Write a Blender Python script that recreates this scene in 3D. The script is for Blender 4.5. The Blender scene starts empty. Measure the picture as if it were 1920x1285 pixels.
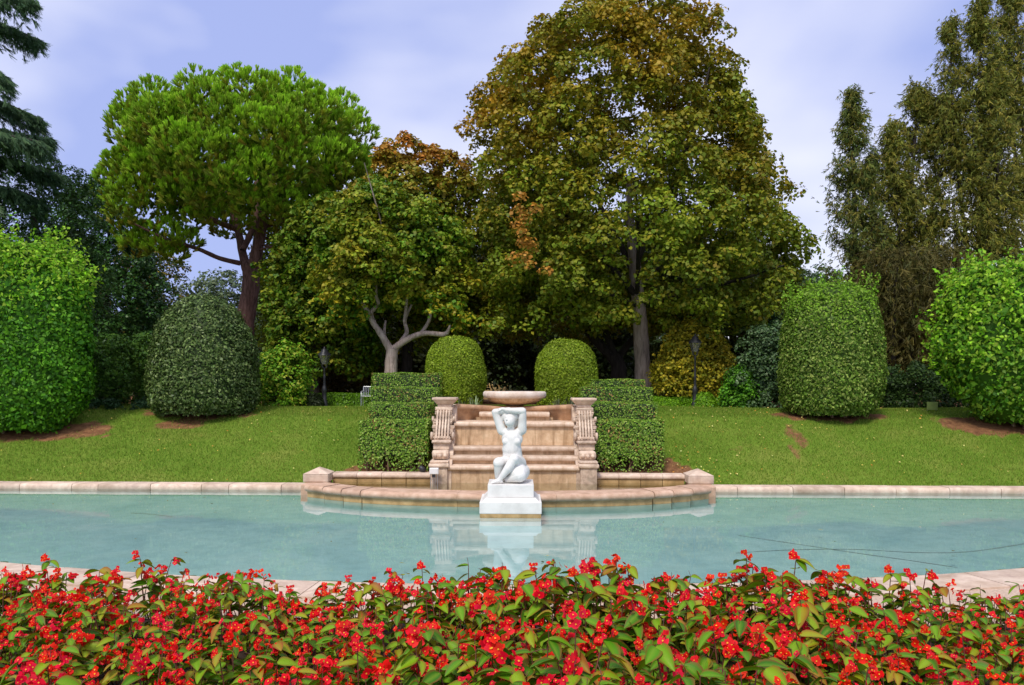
import bpy, bmesh, math, random
import numpy as np
from mathutils import Vector, Matrix

rng = np.random.default_rng(7)
random.seed(7)
SC = bpy.context.scene
C = SC.collection
R = math.radians

# ------------------------------------------------------------------ camera
FPX = 1470.0                 # focal length in pixels of the 1920 px wide picture
HOR = 720.0                  # picture row of the horizon
CAMZ = 2.14
cam_d = bpy.data.cameras.new('camera')
cam_d.sensor_width = 36.0
cam_d.lens = 36.0 * FPX / 1920.0
cam_d.shift_y = (HOR - 642.5) / 1920.0
cam_d.clip_start = 0.1
cam_d.clip_end = 3000.0
cam = bpy.data.objects.new('camera', cam_d)
C.objects.link(cam)
cam.location = (0.05, 0.0, CAMZ)
cam.rotation_mode = 'XYZ'
CAM_M = Matrix.Rotation(R(0.45), 4, 'Z') @ Matrix.Rotation(R(90), 4, 'X') @ Matrix.Rotation(R(0.22), 4, 'Z')
cam.rotation_euler = CAM_M.to_euler('XYZ')
SC.camera = cam

# ------------------------------------------------------------------ sky, sun, exposure
SUN_EL, SUN_AZ = R(52), R(200)       # azimuth clockwise from +Y (the view direction)
world = bpy.data.worlds.new('World')
SC.world = world
world.use_nodes = True
wt = world.node_tree
wt.nodes.clear()
def wn(t, **k):
    n = wt.nodes.new(t)
    for a, b in k.items():
        setattr(n, a, b)
    return n
w_out = wn('ShaderNodeOutputWorld')
w_bg = wn('ShaderNodeBackground')
w_bg.inputs['Strength'].default_value = 0.075
sky = wn('ShaderNodeTexSky', sky_type='NISHITA')
sky.sun_disc = False
sky.sun_elevation = SUN_EL
sky.sun_rotation = SUN_AZ
sky.air_density = 1.0
sky.dust_density = 1.5
sky.ozone_density = 2.0
SKY_OFF = (-5.34, -5.38, -5.62)
w_tc = wn('ShaderNodeTexCoord')
w_map = wn('ShaderNodeMapping')
w_map.inputs['Location'].default_value = SKY_OFF
w_map.inputs['Scale'].default_value = (1.0, 1.0, 1.9)
w_n1 = wn('ShaderNodeTexNoise')
w_n1.inputs['Scale'].default_value = 1.15
w_n1.inputs['Detail'].default_value = 4.0
w_n1.inputs['Roughness'].default_value = 0.5
w_n1.inputs['Distortion'].default_value = 0.5
w_r1 = wn('ShaderNodeValToRGB')
w_r1.color_ramp.elements[0].position = 0.38
w_r1.color_ramp.elements[0].color = (0, 0, 0, 1)
w_r1.color_ramp.elements[1].position = 0.62
w_r1.color_ramp.elements[1].color = (1, 1, 1, 1)
w_n2 = wn('ShaderNodeTexNoise')
w_n2.inputs['Scale'].default_value = 2.6
w_n2.inputs['Detail'].default_value = 6.0
w_n2.inputs['Roughness'].default_value = 0.55
w_cl = wn('ShaderNodeMix', data_type='RGBA')       # thin blue-grey veil .. bright cloud
w_cl.inputs['A'].default_value = (2.95, 3.5, 6.3, 1)
w_cl.inputs['B'].default_value = (7.4, 7.4, 8.2, 1)
w_mix = wn('ShaderNodeMix', data_type='RGBA')
w_mix.inputs['Factor'].default_value = 0.88
L = wt.links.new
L(w_tc.outputs['Generated'], w_map.inputs['Vector'])
L(w_map.outputs['Vector'], w_n1.inputs['Vector'])
L(w_map.outputs['Vector'], w_n2.inputs['Vector'])
w_add = wn('ShaderNodeMath', operation='MULTIPLY_ADD')
w_add.inputs[1].default_value = 0.16
L(w_n2.outputs['Fac'], w_add.inputs[0])
w_sub = wn('ShaderNodeMath', operation='SUBTRACT')
w_sub.inputs[1].default_value = 0.08
L(w_n1.outputs['Fac'], w_sub.inputs[0])
L(w_sub.outputs[0], w_add.inputs[2])
L(w_add.outputs[0], w_r1.inputs['Fac'])
L(w_r1.outputs['Color'], w_cl.inputs['Factor'])
L(sky.outputs['Color'], w_mix.inputs['A'])
L(w_cl.outputs['Result'], w_mix.inputs['B'])
L(w_mix.outputs['Result'], w_bg.inputs['Color'])
L(w_bg.outputs['Background'], w_out.inputs['Surface'])

sun_d = bpy.data.lights.new('sun', 'SUN')
sun_d.energy = 1.5
sun_d.angle = R(14)
sun_d.color = (1.0, 0.93, 0.82)
sun = bpy.data.objects.new('sun', sun_d)
C.objects.link(sun)
sdir = Vector((math.sin(SUN_AZ) * math.cos(SUN_EL), math.cos(SUN_AZ) * math.cos(SUN_EL), math.sin(SUN_EL)))
sun.rotation_euler = (-sdir).to_track_quat('-Z', 'Y').to_euler()
sun.location = sdir * 60

SC.view_settings.view_transform = 'Standard'
SC.view_settings.look = 'None'
SC.view_settings.gamma = 1.0
SC.view_settings.use_curve_mapping = False
SC.view_settings.exposure = 1.0
SC.render.engine = 'CYCLES'
SC.cycles.max_bounces = 6
SC.cycles.diffuse_bounces = 3
SC.cycles.glossy_bounces = 3
SC.cycles.transmission_bounces = 4
SC.cycles.transparent_max_bounces = 8
SC.cycles.caustics_reflective = False
SC.cycles.caustics_refractive = False

# ------------------------------------------------------------------ helpers
CAMLOC = np.array(cam.location)
CAMR = np.array(CAM_M.to_3x3())
def P(px, py, d):
    """world point seen at picture pixel (px,py) at depth d"""
    v = np.array([(px - 960.0) / FPX * d, (HOR - py) / FPX * d, -d])
    return CAMLOC + CAMR @ v
def PA(px, py, d):
    px, py, d = np.broadcast_arrays(np.asarray(px, float), np.asarray(py, float), np.asarray(d, float))
    v = np.stack([(px - 960.0) / FPX * d, (HOR - py) / FPX * d, -d], -1)
    return CAMLOC + v @ CAMR.T
def S(r, g, b):
    def f(c):
        c = c / 255.0
        return c / 12.92 if c <= 0.04045 else ((c + 0.055) / 1.055) ** 2.4
    return (f(r), f(g), f(b))

def tag(o, label=None, cat=None, group=None, kind=None):
    if label: o['label'] = label
    if cat: o['category'] = cat
    if group: o['group'] = group
    if kind: o['kind'] = kind
    return o
def thing(name, label, cat, loc=(0, 0, 0), group=None, rz=0.0):
    o = bpy.data.objects.new(name, None)
    o.empty_display_size = 0.2
    C.objects.link(o)
    o.location = tuple(float(c) for c in loc)
    o.rotation_euler = (0, 0, rz)
    return tag(o, label, cat, group)
def root_loc(parent):
    v = np.zeros(3)
    while parent is not None:
        v = v + np.array(parent.location)
        parent = parent.parent
    return v
def mesh_arrays(name, v, faces, mat, parent=None, col=None, smooth=False):
    """v (N,3) world coords, faces: (M,3)/(M,4) int array or list of both; moved into the parent's frame"""
    v = np.asarray(v, np.float64)
    if parent is not None:
        v = v - root_loc(parent)
    me = bpy.data.meshes.new(name)
    fl = faces if isinstance(faces, (list, tuple)) else [faces]
    fl = [np.asarray(f, np.int32) for f in fl if len(f)]
    nl = sum(f.size for f in fl)
    nf = sum(len(f) for f in fl)
    me.vertices.add(len(v))
    me.vertices.foreach_set('co', v.astype(np.float32).ravel())
    me.loops.add(nl)
    me.loops.foreach_set('vertex_index', np.concatenate([f.ravel() for f in fl]))
    me.polygons.add(nf)
    st, k = [], 0
    for f in fl:
        st.append(k + np.arange(len(f)) * f.shape[1]); k += f.size
    me.polygons.foreach_set('loop_start', np.concatenate(st).astype(np.int32))
    if smooth:
        me.polygons.foreach_set('use_smooth', np.ones(nf, bool))
    me.update(calc_edges=True)
    if col is not None:
        ca = me.color_attributes.new('Col', 'FLOAT_COLOR', 'POINT')
        c4 = np.ones((len(v), 4), np.float32); c4[:, :3] = col
        ca.data.foreach_set('color', c4.ravel())
    me.materials.append(mat)
    o = bpy.data.objects.new(name, me)
    C.objects.link(o)
    o.parent = parent
    return o
def bm_obj(name, bm, mat, parent=None, smooth=False):
    me = bpy.data.meshes.new(name)
    if parent is not None:
        bmesh.ops.translate(bm, verts=bm.verts, vec=tuple(-root_loc(parent)))
    bmesh.ops.recalc_face_normals(bm, faces=bm.faces)
    if smooth:
        for f in bm.faces: f.smooth = True
    bm.to_mesh(me); bm.free()
    me.materials.append(mat)
    o = bpy.data.objects.new(name, me)
    C.objects.link(o); o.parent = parent
    return o
def bm_box(x0, x1, y0, y1, z0, z1, bev=0.0, taper=None, seg=2, rough=0.0):
    bm = bmesh.new()
    bmesh.ops.create_cube(bm, size=1.0)
    for v in bm.verts:
        t = taper if (taper and v.co.z > 0) else 0.0
        cx, cy = (x0 + x1) / 2, (y0 + y1) / 2
        v.co.x = cx + v.co.x * (x1 - x0 - 2 * t)
        v.co.y = cy + v.co.y * (y1 - y0 - 2 * t)
        v.co.z = (z0 + z1) / 2 + v.co.z * (z1 - z0)
    if bev > 0:
        bmesh.ops.bevel(bm, geom=list(bm.edges), offset=bev, segments=seg, profile=0.5, affect='EDGES')
    if rough:
        for v in bm.verts:
            v.co += Vector((random.uniform(-rough, rough), random.uniform(-rough, rough), random.uniform(-rough, rough)))
    return bm
def box(name, x0, x1, y0, y1, z0, z1, mat, parent, bev=0.01, taper=None, rough=0.0, seg=2):
    return bm_obj(name, bm_box(x0, x1, y0, y1, z0, z1, bev, taper, seg, rough), mat, parent)
def lathe_arrays(prof, cx, cy, n=32):
    prof = np.array(prof, float)
    a = np.linspace(0, 2 * np.pi, n, endpoint=False)
    v = np.stack([cx + prof[:, None, 0] * np.cos(a), cy + prof[:, None, 0] * np.sin(a), np.repeat(prof[:, 1:2], n, 1)], -1).reshape(-1, 3)
    i, j = np.meshgrid(np.arange(len(prof) - 1), np.arange(n), indexing='ij')
    j2 = (j + 1) % n
    f = np.stack([i * n + j, i * n + j2, (i + 1) * n + j2, (i + 1) * n + j], -1).reshape(-1, 4)
    return v, f
def tube_arrays(pts, rad, n=8, wob=0.0):
    pts = np.asarray(pts, float); rad = np.asarray(rad, float)
    t = np.gradient(pts, axis=0); t /= np.linalg.norm(t, axis=1, keepdims=True) + 1e-9
    up = np.array([0.31, 0.9, 0.13])
    vs = []
    a = np.linspace(0, 2 * np.pi, n, endpoint=False)
    for p, tt, r in zip(pts, t, rad):
        u = np.cross(tt, up); u /= np.linalg.norm(u) + 1e-9
        w = np.cross(tt, u)
        rr = r * (1 + wob * rng.uniform(-1, 1, n))
        vs.append(p + (np.cos(a) * rr)[:, None] * u + (np.sin(a) * rr)[:, None] * w)
    v = np.concatenate(vs)
    m = len(pts)
    i, j = np.meshgrid(np.arange(m - 1), np.arange(n), indexing='ij')
    j2 = (j + 1) % n
    f = np.stack([i * n + j, i * n + j2, (i + 1) * n + j2, (i + 1) * n + j], -1).reshape(-1, 4)
    return v, f
def spline(pts, rad, k=5):
    pts = np.asarray(pts, float); rad = np.asarray(rad, float)
    n = len(pts)
    t = np.linspace(0, n - 1, (n - 1) * k + 1)
    out = []
    for q in t:
        i = min(int(q), n - 2); u = q - i
        p0, p1, p2, p3 = pts[max(i - 1, 0)], pts[i], pts[i + 1], pts[min(i + 2, n - 1)]
        out.append(0.5 * ((2 * p1) + (-p0 + p2) * u + (2 * p0 - 5 * p1 + 4 * p2 - p3) * u * u + (-p0 + 3 * p1 - 3 * p2 + p3) * u ** 3))
    return np.array(out), np.interp(t, np.arange(n), rad)
def tube(name, pts, rad, mat, parent, n=8, k=5, wob=0.05):
    p, r = spline(pts, rad, k)
    v, f = tube_arrays(p, r, n, wob)
    return mesh_arrays(name, v, f, mat, parent, smooth=True)
def merge(parts):
    """list of (v, quads) -> one"""
    vs, fs, k = [], [], 0
    for v, f in parts:
        vs.append(v); fs.append(np.asarray(f) + k); k += len(v)
    return np.concatenate(vs), np.concatenate(fs)

# ------------------------------------------------------------------ materials
MATS = {}
def nodes(name):
    m = bpy.data.materials.new(name); m.use_nodes = True
    t = m.node_tree; b = t.nodes['Principled BSDF']
    MATS[name] = m
    return m, t, b
def nn(t, kind, **kw):
    n = t.nodes.new(kind)
    for a, b in kw.items(): setattr(n, a, b)
    return n
def noise(t, scale, detail=4, rough=0.55, dist=0.0, vec=None, coord='Object', stretch=None):
    tc = nn(t, 'ShaderNodeTexCoord')
    n = nn(t, 'ShaderNodeTexNoise')
    n.inputs['Scale'].default_value = scale
    n.inputs['Detail'].default_value = detail
    n.inputs['Roughness'].default_value = rough
    n.inputs['Distortion'].default_value = dist
    src = tc.outputs[coord]
    if coord == 'World':
        pass
    if stretch:
        mp = nn(t, 'ShaderNodeMapping'); mp.inputs['Scale'].default_value = stretch
        t.links.new(src, mp.inputs['Vector']); src = mp.outputs['Vector']
    t.links.new(src, n.inputs['Vector'])
    return n
def ramp(t, fac, stops):
    r = nn(t, 'ShaderNodeValToRGB')
    e = r.color_ramp.elements
    while len(e) < len(stops): e.new(0.5)
    for el, (p, c) in zip(e, stops):
        el.position = p; el.color = (*c, 1) if len(c) == 3 else c
    t.links.new(fac, r.inputs['Fac'])
    return r
def mixc(t, fac, a, b, blend='MIX'):
    m = nn(t, 'ShaderNodeMix', data_type='RGBA', blend_type=blend)
    for s, x in (('Factor', fac), ('A', a), ('B', b)):
        if hasattr(x, 'is_linked') or hasattr(x, 'links'): t.links.new(x, m.inputs[s])
        else: m.inputs[s].default_value = x if s == 'Factor' else (*x, 1)
    return m.outputs['Result']
def bump(t, b, h, strength, dist=0.01):
    n = nn(t, 'ShaderNodeBump'); n.inputs['Strength'].default_value = strength; n.inputs['Distance'].default_value = dist
    t.links.new(h, n.inputs['Height']); t.links.new(n.outputs['Normal'], b.inputs['Normal'])
def stone(name, c_lo, c_mid, c_hi, stain, stain_amt=0.5, streak=False, rough=0.75, bmp=0.35, scale=6.0):
    m, t, b = nodes(name)
    n1 = noise(t, scale, 6, 0.62, 0.3)
    r1 = ramp(t, n1.outputs['Fac'], [(0.3, c_lo), (0.5, c_mid), (0.72, c_hi)])
    n2 = noise(t, scale * 0.45, 5, 0.6, 0.6, stretch=(3.0, 3.0, 0.35) if streak else None)
    r2 = ramp(t, n2.outputs['Fac'], [(0.48, (0, 0, 0)), (0.68, (1, 1, 1))])
    mul = nn(t, 'ShaderNodeMath', operation='MULTIPLY'); mul.inputs[1].default_value = stain_amt
    t.links.new(r2.outputs['Color'], mul.inputs[0])
    c = mixc(t, mul.outputs[0], r1.outputs['Color'], stain)
    oi = nn(t, 'ShaderNodeObjectInfo')
    hs = nn(t, 'ShaderNodeHueSaturation')
    mr = nn(t, 'ShaderNodeMapRange'); mr.inputs['To Min'].default_value = 0.86; mr.inputs['To Max'].default_value = 1.12
    t.links.new(oi.outputs['Random'], mr.inputs['Value']); t.links.new(mr.outputs['Result'], hs.inputs['Value'])
    t.links.new(c, hs.inputs['Color'])
    t.links.new(hs.outputs['Color'], b.inputs['Base Color'])
    b.inputs['Roughness'].default_value = rough
    n3 = noise(t, 55, 6, 0.7)
    bump(t, b, n3.outputs['Fac'], bmp, 0.006)
    return m
M_coping = stone('coping_stone', S(184, 158, 142), S(210, 186, 166), S(226, 206, 186), S(154, 126, 96), 0.45)
M_pillar = stone('carved_stone', S(164, 140, 122), S(206, 182, 160), S(222, 202, 180), S(110, 98, 80), 0.5, bmp=0.9, scale=9)
M_rim = stone('basin_rim_stone', S(168, 134, 112), S(194, 160, 136), S(210, 180, 158), S(150, 118, 84), 0.4)
M_wet = stone('wet_stone', S(150, 122, 78), S(178, 146, 98), S(196, 166, 118), S(112, 90, 50), 0.5, rough=0.45)
M_casc = stone('cascade_stone', S(172, 140, 106), S(200, 168, 132), S(218, 192, 158), S(128, 96, 60), 0.75, streak=True, rough=0.55)
M_lip = stone('cascade_lip_stone', S(182, 154, 130), S(206, 180, 156), S(222, 202, 182), S(156, 122, 82), 0.45, streak=True, rough=0.5)
M_bowl = stone('bowl_stone', S(200, 180, 164), S(222, 206, 192), S(232, 220, 208), S(176, 146, 116), 0.3)
M_marble = stone('white_marble', S(212, 210, 206), S(226, 224, 220), S(234, 232, 228), S(172, 167, 160), 0.42, rough=0.5, bmp=0.06, scale=4)
M_paleyellow = stone('pale_yellow_stone', S(190, 160, 100), S(214, 186, 124), S(226, 204, 150), S(190, 150, 80), 0.3)

def simple(name, col, rough=0.5, metal=0.0, var=0.15, sc=12.0, bmp=0.1):
    m, t, b = nodes(name)
    n = noise(t, sc, 4)
    lo = tuple(max(0, c * (1 - var)) for c in col); hi = tuple(min(1, c * (1 + var)) for c in col)
    r = ramp(t, n.outputs['Fac'], [(0.3, lo), (0.7, hi)])
    t.links.new(r.outputs['Color'], b.inputs['Base Color'])
    b.inputs['Roughness'].default_value = rough; b.inputs['Metallic'].default_value = metal
    if bmp: bump(t, b, n.outputs['Fac'], bmp, 0.01)
    return m
M_iron = simple('black_iron', (0.018, 0.018, 0.022), 0.45)
M_steel = simple('steel_tube', (0.55, 0.56, 0.57), 0.35, 0.8, 0.05)
M_white = simple('white_enamel', (0.78, 0.78, 0.78), 0.4, 0, 0.04)
M_glass, t, b = nodes('lantern_glass')
b.inputs['Base Color'].default_value = (0.25, 0.25, 0.2, 1); b.inputs['Roughness'].default_value = 0.15
_tr = nn(t, 'ShaderNodeBsdfTransparent'); _mx = nn(t, 'ShaderNodeMixShader'); _mx.inputs[0].default_value = 0.7
t.links.new(b.outputs[0], _mx.inputs[1]); t.links.new(_tr.outputs[0], _mx.inputs[2]); t.links.new(_mx.outputs[0], t.nodes['Material Output'].inputs['Surface'])
M_sign = simple('pale_green_plate', S(150, 168, 96), 0.5, 0, 0.12, 9)
M_soil = simple('soil', S(92, 66, 46), 0.95, 0, 0.5, 9, 0.6)
M_bed = simple('bed_soil', S(58, 44, 34), 0.95, 0, 0.5, 14, 0.8)
M_gravel = simple('beige_gravel', S(190, 166, 146), 0.95, 0, 0.2, 40, 0.7)
M_leafdry = None

def bark(name, lo, mid, hi, sc=7.0):
    m, t, b = nodes(name)
    n1 = noise(t, sc, 6, 0.65, 0.6, stretch=(2.2, 2.2, 0.35))
    r = ramp(t, n1.outputs['Fac'], [(0.3, lo), (0.5, mid), (0.72, hi)])
    t.links.new(r.outputs['Color'], b.inputs['Base Color'])
    b.inputs['Roughness'].default_value = 0.9
    bump(t, b, n1.outputs['Fac'], 0.8, 0.04)
    return m
M_bark_pine = bark('pine_bark', S(66, 44, 38), S(104, 74, 66), S(138, 104, 96))
M_bark_grey = bark('grey_bark', S(104, 90, 84), S(148, 132, 126), S(176, 160, 154))
M_bark_pale = bark('pale_bark', S(120, 104, 94), S(166, 148, 138), S(196, 180, 168))
M_bark_dark = bark('dark_bark', S(30, 26, 24), S(50, 43, 40), S(70, 62, 58))
M_twig = bark('twig_bark', S(100, 78, 60), S(140, 112, 88), S(170, 144, 120), 14)

def leafmat(name, trans=0.25, rough=0.5, spec=0.2):
    m, t, b = nodes(name)
    at = nn(t, 'ShaderNodeAttribute'); at.attribute_name = 'Col'
    t.links.new(at.outputs['Color'], b.inputs['Base Color'])
    b.inputs['Roughness'].default_value = rough
    b.inputs['Specular IOR Level'].default_value = spec
    tr = nn(t, 'ShaderNodeBsdfTranslucent')
    t.links.new(at.outputs['Color'], tr.inputs['Color'])
    mx = nn(t, 'ShaderNodeMixShader'); mx.inputs[0].default_value = trans
    out = t.nodes['Material Output']
    t.links.new(b.outputs[0], mx.inputs[1]); t.links.new(tr.outputs[0], mx.inputs[2])
    t.links.new(mx.outputs[0], out.inputs['Surface'])
    return m
M_leaf = leafmat('leaf')
M_gloss = leafmat('glossy_leaf', 0.15, 0.42, 0.24)
M_needle = leafmat('needle', 0.2, 0.6, 0.25)
M_grassm = leafmat('grass_blade', 0.3, 0.6, 0.2)

# ------------------------------------------------------------------ leaf geometry
def rnd_unit(n):
    v = rng.normal(size=(n, 3)); return v / np.linalg.norm(v, axis=1, keepdims=True)
def palette(n, cols, w=None, jit=0.18):
    cols = np.array(cols, float)
    w = np.ones(len(cols)) if w is None else np.array(w, float)
    idx = rng.choice(len(cols), n, p=w / w.sum())
    c = cols[idx]
    k = rng.uniform(0, 1, (n, 1)) * 0.35
    c = c * (1 - k) + cols[rng.choice(len(cols), n, p=w / w.sum())] * k
    return c * np.array([1.40, 1.42, 1.10]) * np.exp(rng.normal(0, jit, (n, 1)))
def leaf_quads(c, nrm, size, aspect=0.6, u=None, fold=0.12):
    """diamond leaves: centre c, normal nrm, long axis u; returns v (4N,3), f (N,4)"""
    n = len(c)
    nrm = nrm / (np.linalg.norm(nrm, axis=1, keepdims=True) + 1e-9)
    if u is None: u = rnd_unit(n)
    u = u - (u * nrm).sum(1, keepdims=True) * nrm
    u /= np.linalg.norm(u, axis=1, keepdims=True) + 1e-9
    w = np.cross(nrm, u)
    s = np.broadcast_to(np.asarray(size, float), (n,))[:, None]
    a = c + u * s * 0.5
    b = c + w * s * 0.5 * aspect + nrm * s * fold - u * s * 0.06
    d = c - u * s * 0.5
    e = c - w * s * 0.5 * aspect + nrm * s * fold - u * s * 0.06
    v = np.stack([a, b, d, e], 1).reshape(-1, 3)
    f = np.arange(4 * n).reshape(n, 4)
    return v, f
def leaf_mesh(name, c, nrm, size, cols, mat, parent, aspect=0.6, u=None, fold=0.12, stuff=False):
    v, f = leaf_quads(c, nrm, size, aspect, u, fold)
    o = mesh_arrays(name, v, f, mat, parent, col=np.repeat(np.clip(cols, 0.002, 0.9), 4, 0))
    if stuff: o['kind'] = 'stuff'
    return o
def rows_eval(rows, py):
    r = np.array(sorted(rows), float)
    return np.interp(py, r[:, 0], r[:, 1]), np.interp(py, r[:, 0], r[:, 2])
def crown_points(rows, D, n, depth=0.85, shell=0.45, inset=0.0):
    """points in a crown whose outline in the picture is rows (row, left, right), standing at depth D; also the outward direction"""
    r = np.array(sorted(rows), float)
    y0, y1 = r[0, 0], r[-1, 0]
    ys = np.linspace(y0, y1, 200)
    l, rr = rows_eval(rows, ys)
    w = (rr - l) ** 1.3 + 5
    i_ = np.arange(n)
    cdf = np.cumsum(w) / w.sum()
    py = np.interp((i_ + rng.uniform(0, 1, n)) / n, cdf, ys)
    l, rr = rows_eval(rows, py)
    a = np.maximum((rr - l) / 2 - inset, 2); cx = (l + rr) / 2
    th = i_ * 2.399963 + rng.normal(0, 0.25, n)
    rad = 1 - shell * rng.uniform(0, 1, n) ** 1.6
    px = cx + a * rad * np.cos(th)
    dd = a / FPX * D * depth * rad * np.sin(th)
    pts = PA(px, py, np.full(n, D))
    # keep the outline: push in depth along the view axis without moving in the plane
    pts = pts + np.stack([np.zeros(n), dd, np.zeros(n)], 1)
    vert = (py - (y0 + y1) / 2) / ((y1 - y0) / 2)
    out = np.stack([np.cos(th), np.sin(th), -vert * 0.8 + 0.35], 1)
    out /= np.linalg.norm(out, axis=1, keepdims=True)
    return pts, out, py
def clump_leaves(cc, out, per, rc, size, flat=0.7, bias=0.75, droop=0.0):
    """leaves spread over the outer shells of clumps"""
    n = len(cc) * per
    ci = np.repeat(np.arange(len(cc)), per)
    d = rnd_unit(n) + out[ci] * bias + np.array([0, 0, 0.25])
    d /= np.linalg.norm(d, axis=1, keepdims=True)
    rcs = (np.broadcast_to(rc, (len(cc),)) * rng.uniform(0.7, 1.25, len(cc)))[ci]
    rr = rcs * rng.uniform(0.35, 1.0, n) ** 0.5
    p = cc[ci] + d * rr[:, None] * np.array([1, 1, flat])
    p[:, 2] -= droop * (1 - d[:, 2]) * rcs
    nrm = d * 0.7 + rnd_unit(n) * 0.65 + np.array([0, 0, 0.45])
    sz = size * rng.uniform(0.65, 1.3, n)
    return p, nrm, sz, ci

# ------------------------------------------------------------------ the ground
FAR_Y = 15.62                                  # far edge of the pool
ARC_C, ARC_R = 26.9, 19.0                      # near edge: an arc bulging to the viewer
def arc_y(x):
    return ARC_C - np.sqrt(np.maximum(ARC_R ** 2 - np.asarray(x, float) ** 2, 0.0))
PROF_Y = [-60, 7.0, 15.3, 15.95, 16.15, 17.8, 19.5, 20.6, 22.0, 40.0, 90.0, 900.0]
PROF_Z = [0.10, 0.10, 0.06, 0.06, 0.10, 0.70, 1.36, 1.50, 1.52, 1.12, 1.05, 1.05]
def gz(x, y):
    x = np.asarray(x, float); y = np.asarray(y, float)
    z = np.interp(y, PROF_Y, PROF_Z)
    z = z + 0.035 * np.sin(x * 0.45 + 1.0) * np.clip((y - 16.5) / 3, 0, 1) * np.clip((30 - y) / 8, 0, 1)
    mid = (np.abs(x) < 1.75) & (y > 17.75) & (y < 20.4)
    z = np.where(mid, np.maximum(z, 1.42), z)
    pool = (y > arc_y(x) + 0.12) & (y < FAR_Y + 0.05) & (np.abs(x) < 15.0)
    return np.where(pool, -0.9, z)
def grid_axis(segs):
    out = [segs[0][0]]
    for a, b, st in segs:
        n = max(1, int(round((b - a) / st)))
        out += list(np.linspace(a, b, n + 1)[1:])
    return np.array(out)
gx = grid_axis([(-600, -60, 60), (-60, -20, 4), (-20, 20, 0.16), (20, 60, 4), (60, 600, 60)])
gy = grid_axis([(-40, 2, 2), (2, 7, 0.5), (7, 16.2, 0.1), (16.2, 23, 0.17), (23, 60, 2), (60, 900, 60)])
GX, GY = np.meshgrid(gx, gy)
GZ = gz(GX, GY)
# bare soil under the clipped shrubs and hedges, worn patches in the lawn (colour of the ground itself)
soil_spots = []
def soil_at(px, py, D, rx, ry, s=1.0):
    p = P(px, py, D); soil_spots.append((p[0], p[1], rx, ry, s))
soil_at(50, 806, 18.6, 2.0, 0.55); soil_at(380, 776, 19.9, 1.4, 0.62); soil_at(335, 792, 19.0, 0.6, 0.32, 0.7)
soil_at(1555, 778, 19.8, 1.45, 0.6); soil_at(1890, 795, 19.0, 1.8, 0.6)
soil_at(1490, 800, 18.5, 0.2, 0.7, 0.62); soil_at(1490, 840, 17.6, 0.14, 0.5, 0.6); soil_at(1380, 835, 17.7, 0.3, 0.2, 0.4)
soil_spots += [(-2.5, 16.6, 1.05, 0.75, 1.0), (2.55, 16.6, 1.15, 0.75, 1.0), (0, 18.6, 2.5, 1.6, 1.0)]
soil = np.zeros_like(GX)
wob = 0.25 * np.sin(GX * 5.1 + GY * 3.3) + 0.2 * np.sin(GX * 9.7 - GY * 7.1) + 0.15 * np.sin(GX * 17 + GY * 13)
for sx, sy, rx, ry, s in soil_spots:
    d = np.sqrt(((GX - sx) / rx) ** 2 + ((GY - sy) / ry) ** 2) + wob * 0.45
    soil = np.maximum(soil, s * np.clip((1.15 - d) / 0.35, 0, 1))
soil = np.maximum(soil, np.clip((GY - 23.5) / 2.5, 0, 1) * 0.75)       # leaf litter under the trees
ny, nx = GX.shape
idx = np.arange(ny * nx).reshape(ny, nx)
gf = np.stack([idx[:-1, :-1], idx[:-1, 1:], idx[1:, 1:], idx[1:, :-1]], -1).reshape(-1, 4)
m, t, b = nodes('lawn_ground')
at = nn(t, 'ShaderNodeAttribute'); at.attribute_name = 'Col'
n1 = noise(t, 0.9, 5, 0.6, 0.2); n2 = noise(t, 22, 5, 0.7)
g1 = ramp(t, n1.outputs['Fac'], [(0.32, S(84, 116, 32)), (0.5, S(104, 134, 44)), (0.68, S(132, 140, 64))])
g2 = mixc(t, 0.45, g1.outputs['Color'], ramp(t, n2.outputs['Fac'], [(0.3, S(66, 92, 18)), (0.7, S(128, 148, 58))]).outputs['Color'])
ns = noise(t, 7, 6, 0.7)
s1 = ramp(t, ns.outputs['Fac'], [(0.3, S(92, 62, 44)), (0.55, S(134, 96, 66)), (0.75, S(160, 124, 84))])
sf = nn(t, 'ShaderNodeMath', operation='MULTIPLY_ADD'); sf.inputs[1].default_value = 0.7
sadd = nn(t, 'ShaderNodeMath', operation='SUBTRACT'); sadd.inputs[1].default_value = 0.5
t.links.new(n2.outputs['Fac'], sadd.inputs[0]); t.links.new(sadd.outputs[0], sf.inputs[0]); t.links.new(at.outputs['Color'], sf.inputs[2])
sr = ramp(t, sf.outputs[0], [(0.3, (0, 0, 0)), (0.6, (1, 1, 1))])
t.links.new(mixc(t, sr.outputs['Color'], g2, s1.outputs['Color']), b.inputs['Base Color'])
b.inputs['Roughness'].default_value = 0.95; b.inputs['Specular IOR Level'].default_value = 0.1
bump(t, b, n2.outputs['Fac'], 0.7, 0.03)
ground = mesh_arrays('ground', np.stack([GX, GY, GZ], -1).reshape(-1, 3), gf, m, col=np.repeat(soil.reshape(-1, 1), 3, 1), smooth=True)
tag(ground, kind='structure')

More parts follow.
